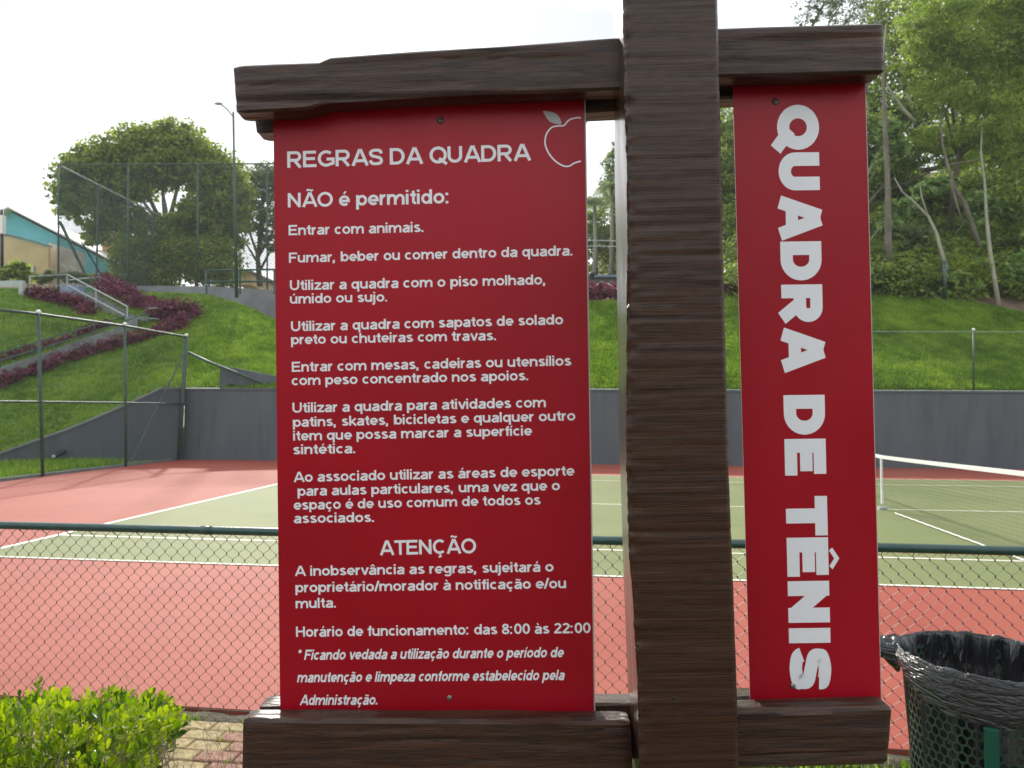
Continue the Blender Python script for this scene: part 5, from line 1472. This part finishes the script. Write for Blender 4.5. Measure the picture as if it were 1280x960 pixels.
# support post in front
fr_ = P(1237, 900, BD); ang = math.atan2(CP[1] - bc[1] - 0, CP[0] - bc[0]) + .06
pp = np.array([bc[0] + (BR_ + .012) * math.cos(ang), bc[1] + (BR_ + .012) * math.sin(ang)])
rt = np.array([-math.sin(ang), math.cos(ang)]); od = np.array([math.cos(ang), math.sin(ang)])
g = MB(); c4 = [pp + rt * .019 - od * .004, pp - rt * .019 - od * .004, pp - rt * .019 + od * .012, pp + rt * .019 + od * .012]
g.hexa([(c[0], c[1], -.09) for c in c4] + [(c[0], c[1], BZ - .135) for c in c4]); obj('support_post', g, M['bingreen'], bin_, bevel=.002)
for px in (-1, 1):
    aa = ang + px * 2.1; g = MB(); g.tube([(bc[0] + (BR_ + .008) * math.cos(aa), bc[1] + (BR_ + .008) * math.sin(aa), -.09), (bc[0] + (BR_ + .008) * math.cos(aa), bc[1] + (BR_ + .008) * math.sin(aa), BZ - .05)], .012, 8); obj('leg', g, M['bingreen'], bin_, smooth=True)
# the bag
def bagmat(name, ka, kz, sh, stg):
    """thin black film; creases laid out round the bin's axis: ka folds per radian, kz per metre of height"""
    m = bpy.data.materials.new(name); m.use_nodes = True; t = m.node_tree; b = t.nodes['Principled BSDF']; N = t.nodes.new; K = t.links.new
    b.inputs['Base Color'].default_value = (.016, .017, .021, 1); b.inputs['Roughness'].default_value = .24; b.inputs['Specular IOR Level'].default_value = .95
    c = N('ShaderNodeTexCoord'); sp_ = N('ShaderNodeSeparateXYZ'); K(c.outputs['Object'], sp_.inputs[0])
    at = N('ShaderNodeMath'); at.operation = 'ARCTAN2'; K(sp_.outputs['Y'], at.inputs[0]); K(sp_.outputs['X'], at.inputs[1])
    a1 = N('ShaderNodeMath'); a1.operation = 'MULTIPLY'; a1.inputs[1].default_value = ka; K(at.outputs[0], a1.inputs[0])
    a2 = N('ShaderNodeMath'); a2.operation = 'MULTIPLY_ADD'; a2.inputs[1].default_value = sh; K(sp_.outputs['Z'], a2.inputs[0]); K(a1.outputs[0], a2.inputs[2])
    z1 = N('ShaderNodeMath'); z1.operation = 'MULTIPLY'; z1.inputs[1].default_value = kz; K(sp_.outputs['Z'], z1.inputs[0])
    cb = N('ShaderNodeCombineXYZ'); K(a2.outputs[0], cb.inputs[0]); K(z1.outputs[0], cb.inputs[1])
    n = N('ShaderNodeTexNoise'); n.inputs['Scale'].default_value = 1; n.inputs['Detail'].default_value = 4; n.inputs['Distortion'].default_value = .8; K(cb.outputs[0], n.inputs['Vector'])
    r = N('ShaderNodeMath'); r.operation = 'SUBTRACT'; r.inputs[1].default_value = .5; K(n.outputs['Fac'], r.inputs[0])
    r2 = N('ShaderNodeMath'); r2.operation = 'ABSOLUTE'; K(r.outputs[0], r2.inputs[0])
    bp = N('ShaderNodeBump'); bp.inputs['Strength'].default_value = stg; bp.inputs['Distance'].default_value = .03; bp.invert = True
    K(r2.outputs[0], bp.inputs['Height']); K(bp.outputs['Normal'], b.inputs['Normal'])
    tr = N('ShaderNodeBsdfTranslucent'); tr.inputs['Color'].default_value = (.12, .12, .13, 1); mx = N('ShaderNodeMixShader'); mx.inputs['Fac'].default_value = .12
    K(b.outputs['BSDF'], mx.inputs[1]); K(tr.outputs['BSDF'], mx.inputs[2]); K(mx.outputs['Shader'], t.nodes['Material Output'].inputs['Surface'])
    return m
bagm = bagmat('black_bag_outside', 3.0, 55, 9, .75); bagin = bagmat('black_bag_inside', 9, 7, 4, .9)
camang = math.atan2(CP[1] - bc[1], CP[0] - bc[0])
leftang = camang - math.pi / 2
g = MB(); rows = []
NA = 220
for j in range(46):
    v = j / 45; rr = []
    for i in range(NA):
        a = 2 * math.pi * i / NA
        near = .5 + .5 * math.cos(a - camang)                   # 1 towards the viewer
        lft = max(0, math.cos(a - leftang)) ** 6
        ridge = mn.noise(Vector((math.cos(a) * 9, math.sin(a) * 9, 1.3))) ; fine = mn.noise(Vector((math.cos(a) * 26, math.sin(a) * 26, 4)))
        if v < .45:                                             # inside, from the depth up to the rim
            u = v / .45; z = BZ - .60 * (1 - u) ** 1.5; r = BR_ * (.88 + .11 * u) + .020 * ridge * math.sin(u * 3.1416) + .004 * fine * math.sin(u * 3.1416)
            r -= .06 * max(0, mn.noise(Vector((math.cos(a) * 4, math.sin(a) * 4, 7)))) * math.sin(u * math.pi)
            z += .02 * fine * math.sin(u * math.pi)
        elif v < .58:                                           # over the rim
            u = (v - .45) / .13; z = BZ + .008 * math.sin(u * math.pi) + .005 * ridge; r = BR_ * .992 + .012 * u + .0025 * fine
        else:                                                   # outside, hanging hem
            u = (v - .58) / .42
            hang = .075 + .055 * near * (1 - lft) + .012 * ridge - .045 * lft
            z = BZ - hang * u + .003 * fine
            wave = mn.noise(Vector((math.cos(a) * 7, math.sin(a) * 7, z * 60)))
            r = BR_ + .011 + .007 * math.sin(min(u, 1) * 2.6) + .003 * wave * u + .0010 * fine - .003 * u
        # bag is drawn together to the left
        pull = lft * (.022 * (1 if v > .45 else v / .45))
        x = bc[0] + (r + pull) * math.cos(a); y = bc[1] + (r + pull) * math.sin(a)
        # rim rides a little higher at the back
        z += .010 * (1 - near) + .006 * mn.noise(Vector((math.cos(a) * 3, math.sin(a) * 3, 12)))
        rr.append((x, y, z))
    rows.append(rr)
g.grid(rows, True)
n = len(g.v); g.v.append((bc[0], bc[1], BZ - .61))
for i in range(NA): g.f.append((n, (i + 1) % NA, i))
bag = obj('bag', g, bagm, bin_, smooth=True)
bag.data.materials.append(bagin)
for pi_, pg_ in enumerate(bag.data.polygons):
    if pi_ < NA * 20 or pi_ >= NA * 45: pg_.material_index = 1
# gathered knot on the left
ld = np.array([math.cos(leftang), math.sin(leftang), 0]); k0 = np.array([bc[0], bc[1], BZ - .03]) + ld * (BR_ + .02)
g = MB()
rows = []
for j in range(14):
    u = j / 13; c = k0 + ld * (.105 * u) + np.array([0, 0, -.004 - .012 * u + .02 * math.sin(u * 3)])
    rad = .042 * (1 - u) ** .8 + .013 + (.012 if .55 < u < .85 else 0)
    sdv = np.array([-ld[1], ld[0], 0])
    rows.append([c + (sdv * math.cos(a) + np.array([0, 0, 1]) * math.sin(a)) * rad * (1 + .35 * mn.noise(Vector((math.cos(a) * 3, math.sin(a) * 3, u * 5)))) for a in np.linspace(0, 2 * math.pi, 28, endpoint=False)])
g.grid(rows, True); g.f.append(tuple(13 * 28 + k for k in range(28))); obj('knot', g, bagm, bag, smooth=True)

# ================================================================== FOREGROUND SHRUB
random.seed(77)
def leaf_mesh(name, seed, L_=.042):
    """obovate, folded and curled shrub leaf, tip along +y"""
    random.seed(seed); w = L_ * .235; cur = random.uniform(.1, .35) * L_; fold = random.uniform(.15, .4) * w
    st2 = [(0, .06), (.25, .55), (.5, .92), (.72, 1.0), (.9, .62), (1.0, .02)]
    V = []; Fc = []
    for u, k in st2:
        y = u * L_; zc = cur * u * u
        V += [(-w * k, y, zc + fold * k), (0, y, zc), (w * k, y, zc + fold * k)]
    for i in range(len(st2) - 1):
        b = i * 3; Fc += [(b, b + 1, b + 4, b + 3), (b + 1, b + 2, b + 5, b + 4)]
    return V, Fc
LV = [leaf_mesh('leaf', s) for s in range(4)]
sc0 = P(60, 940, 2.85)
shrub = thing('garden_shrub', 'bright lime green clipped shrub with glossy leaves at bottom left', 'shrub', (sc0[0], sc0[1], -.09))
# sprigs over a lumpy dome
def shrub_top(px):
    return float(np.interp(px, [-400, -200, -60, 20, 45, 80, 110, 150, 175, 205, 222], [866, 860, 868, 874, 860, 858, 874, 862, 862, 874, 880]))
sprigs = []
for i in range(2600):
    px = random.uniform(-330, 224); u = random.random() ** .75
    dd = random.uniform(2.45, 3.25)
    top = shrub_top(px)
    back = (dd - 2.45) / .8
    py_top = top + (1 - back) * 24 + 6
    edge = max(0, (px - 110) / 125)
    bot = 1090 - 60 * edge
    py = py_top + (bot - py_top) * u ** 1.6
    if edge > 0 and py > 905 + (1 - edge) * 190: continue
    sprigs.append(P(px + random.uniform(-6, 6) - edge * 8, py, dd - .12 * (py - py_top) / 200))
leafs = []     # (pos, matrix, kind, tone, nearness)
cen = P(40, 1010, 2.9)
for s in sprigs:
    out = s - cen; out /= np.linalg.norm(out) + 1e-9
    ax = out * .7 + np.array([0, 0, .9]) + np.array([random.gauss(0, .22) for _ in range(3)]); ax /= np.linalg.norm(ax)
    young = random.random() < .5
    nl = random.randint(5, 8); ph = random.random() * 6.3; big = random.uniform(.75, 1.2)
    tone0 = random.uniform(.55, 1.0) if young else random.uniform(.0, .5)
    e1_ = np.cross(ax, (0, 0, 1.)); e1_ = e1_ / (np.linalg.norm(e1_) + 1e-9) if np.linalg.norm(e1_) > 1e-3 else np.array([1., 0, 0]); e2_ = np.cross(ax, e1_)
    for k in range(nl):
        a = ph + k * 2.4; tilt = .35 + .75 * (1 - k / nl) + random.uniform(-.1, .15)
        rd = e1_ * math.cos(a) + e2_ * math.sin(a)
        d = ax * math.cos(tilt) + rd * math.sin(tilt); nn = ax * math.sin(tilt) - rd * math.cos(tilt)
        xx_ = np.cross(d, nn)
        pos = s + ax * (.008 * k) + rd * .003
        leafs.append((pos, (xx_, d, nn), random.randrange(4), min(1, max(0, tone0 + random.gauss(0, .1))), big * (1 - .06 * k)))
def vis_score(l):
    p = l[0]; d_ = (p - CP) @ CF; x_ = 640 + F * ((p - CP) @ CR) / d_; y_ = 480 - F * ((p - CP) @ CU) / d_
    if x_ < 2 or y_ > 956: return 99
    return d_ - .0025 * (960 - y_)
order = sorted(range(len(leafs)), key=lambda i: vis_score(leafs[i]))
near_ = set(order[:300])
tones = [.15, .35, .55, .75, .95]
lmes = {}
for kd in range(4):
    for ti, tv in enumerate(tones):
        V_, F_ = LV[kd]; me = bpy.data.meshes.new('leaf'); me.from_pydata(V_, [], F_); me.materials.append(M['shrub'])
        at = me.attributes.new('v', 'FLOAT', 'FACE'); at.data.foreach_set('value', [tv] * len(F_)); me.polygons.foreach_set('use_smooth', [True] * len(F_)); lmes[kd, ti] = me
VV = []; FF = []; vv = []
sorg = ORG[shrub.name]
for i, (pos, (ax_, ay_, az_), kd, tone, big) in enumerate(leafs):
    if i in near_:
        o = bpy.data.objects.new('leaf', lmes[kd, min(4, int(tone * 5))]); COL.objects.link(o); o.parent = shrub
        p = pos - sorg
        o.matrix_local = Matrix(((ax_[0] * big, ay_[0] * big, az_[0] * big, p[0]), (ax_[1] * big, ay_[1] * big, az_[1] * big, p[1]), (ax_[2] * big, ay_[2] * big, az_[2] * big, p[2]), (0, 0, 0, 1)))
    else:
        b0 = len(VV); V_, F_ = LV[kd]
        for v in V_: VV.append(pos - sorg + (ax_ * v[0] + ay_ * v[1] + az_ * v[2]) * big)
        for f in F_: FF.append([b0 + q for q in f]); vv.append(tone)
fo = fastmesh('foliage', np.array(VV), np.array(FF), M['shrub'], shrub, np.array(vv)); tag(fo, kind='stuff'); fo.data.polygons.foreach_set('use_smooth', [True] * len(FF))
g = MB()
for i in range(150):
    px = random.uniform(-300, 190); b0 = P(px, 1080, random.uniform(2.6, 3.1)); b0[2] = -.09
    s = random.choice(sprigs)
    if np.linalg.norm(s[:2] - b0[:2]) > .45: continue
    md = (b0 + s) / 2 + np.array([random.uniform(-.03, .03) for _ in range(3)]); g.tube([b0, md, s], [.005, .0035, .002], 5, False)
for s in sprigs[::2]:
    g.tube([s - np.array([random.uniform(-.03, .03), random.uniform(-.03, .03), .09]), s + np.array([0, 0, .02])], [.0022, .0014], 4, False)
tag(obj('twig', g, M['twig'], shrub), kind='stuff')
# dry bare twigs beside it, in front of the bricks
dt = thing('dry_twigs', 'bare dry grey twigs between the lime shrub and the sign', 'twigs', P(250, 990, 2.9) * np.array([1, 1, 0]) + np.array([0, 0, -.09]))
g = MB()
def twig(p, d, L_, r, lv):
    pts_ = [p]; q = p.copy(); dd = d.copy()
    for k in range(4):
        dd = dd + np.array([random.gauss(0, .18), random.gauss(0, .18), random.gauss(0, .10)]); dd /= np.linalg.norm(dd); q = q + dd * L_ / 4; pts_.append(q)
        if lv > 0 and random.random() < .75:
            nd = dd + np.array([random.gauss(0, .6), random.gauss(0, .6), random.gauss(.1, .4)]); twig(q, nd / np.linalg.norm(nd), L_ * .55, r * .6, lv - 1)
    g.tube(pts_, [r, r * .85, r * .7, r * .5, r * .3], 4, False)
for i in range(34):
    px = random.uniform(175, 300); b0 = P(px, 1010, random.uniform(2.65, 3.05)); b0[2] = -.08
    hgt_ = .27 + .13 * random.random() + (.10 if px < 200 else 0)
    twig(b0, np.array([random.gauss(0, .3), random.gauss(0, .3), 1.]), hgt_, .0026, 2)
tag(obj('twig', g, M['twig'], dt), kind='stuff')

# ================================================================== ADDED HEDGE, OUT OF VIEW
# unseen hedge, added so the varnish and red film mirror a dark mass
bl = []
hb = CP - fw2 * 9.0; rt2 = np.array([fw2[1], -fw2[0], 0])
for i in range(46):
    for zc in (.5, 1.7, 2.9, 3.8):
        q = hb + rt2 * ((i - 23) * .85) - fw2 * random.uniform(0, .8); bl.append((q[0], q[1], zc + random.uniform(-.2, .3), .75, .7, .8))
ht = thing('added_hedge', 'tall dark hedge added out of view behind the viewer for reflections', 'hedge', (hb[0], hb[1], -.05))
V, Fq, val = crown(bl, 26000, .26, clump=20, sub=.45, aspect=.7, inner=.3)
fastmesh('foliage', V - ORG[ht.name], Fq, M['hedgeadded'], ht, val)
g = MB()
for i in range(24):
    q = hb + rt2 * ((i - 12) * 1.6) - fw2 * .4; g.tube([(q[0], q[1], -.05), (q[0] + .1, q[1], 3.2)], [.06, .03], 5)
tag(obj('stem', g, M['bark'], ht), kind='stuff')

# ================================================================== HAZE
hb0 = MB(); hb0.box((-130, -60, -1.2), (110, 120, 60))
hz = obj('haze', hb0, None); tag(hz, kind='stuff')
hm = bpy.data.materials.new('haze'); hm.use_nodes = True; ht_ = hm.node_tree; ht_.nodes.clear()
ho = ht_.nodes.new('ShaderNodeOutputMaterial'); pv = ht_.nodes.new('ShaderNodeVolumePrincipled')
pv.inputs['Color'].default_value = (.93, .95, 1, 1); pv.inputs['Density'].default_value = .00055; pv.inputs['Anisotropy'].default_value = .3
ht_.links.new(pv.outputs['Volume'], ho.inputs['Volume'])
hz.data.materials.append(hm)
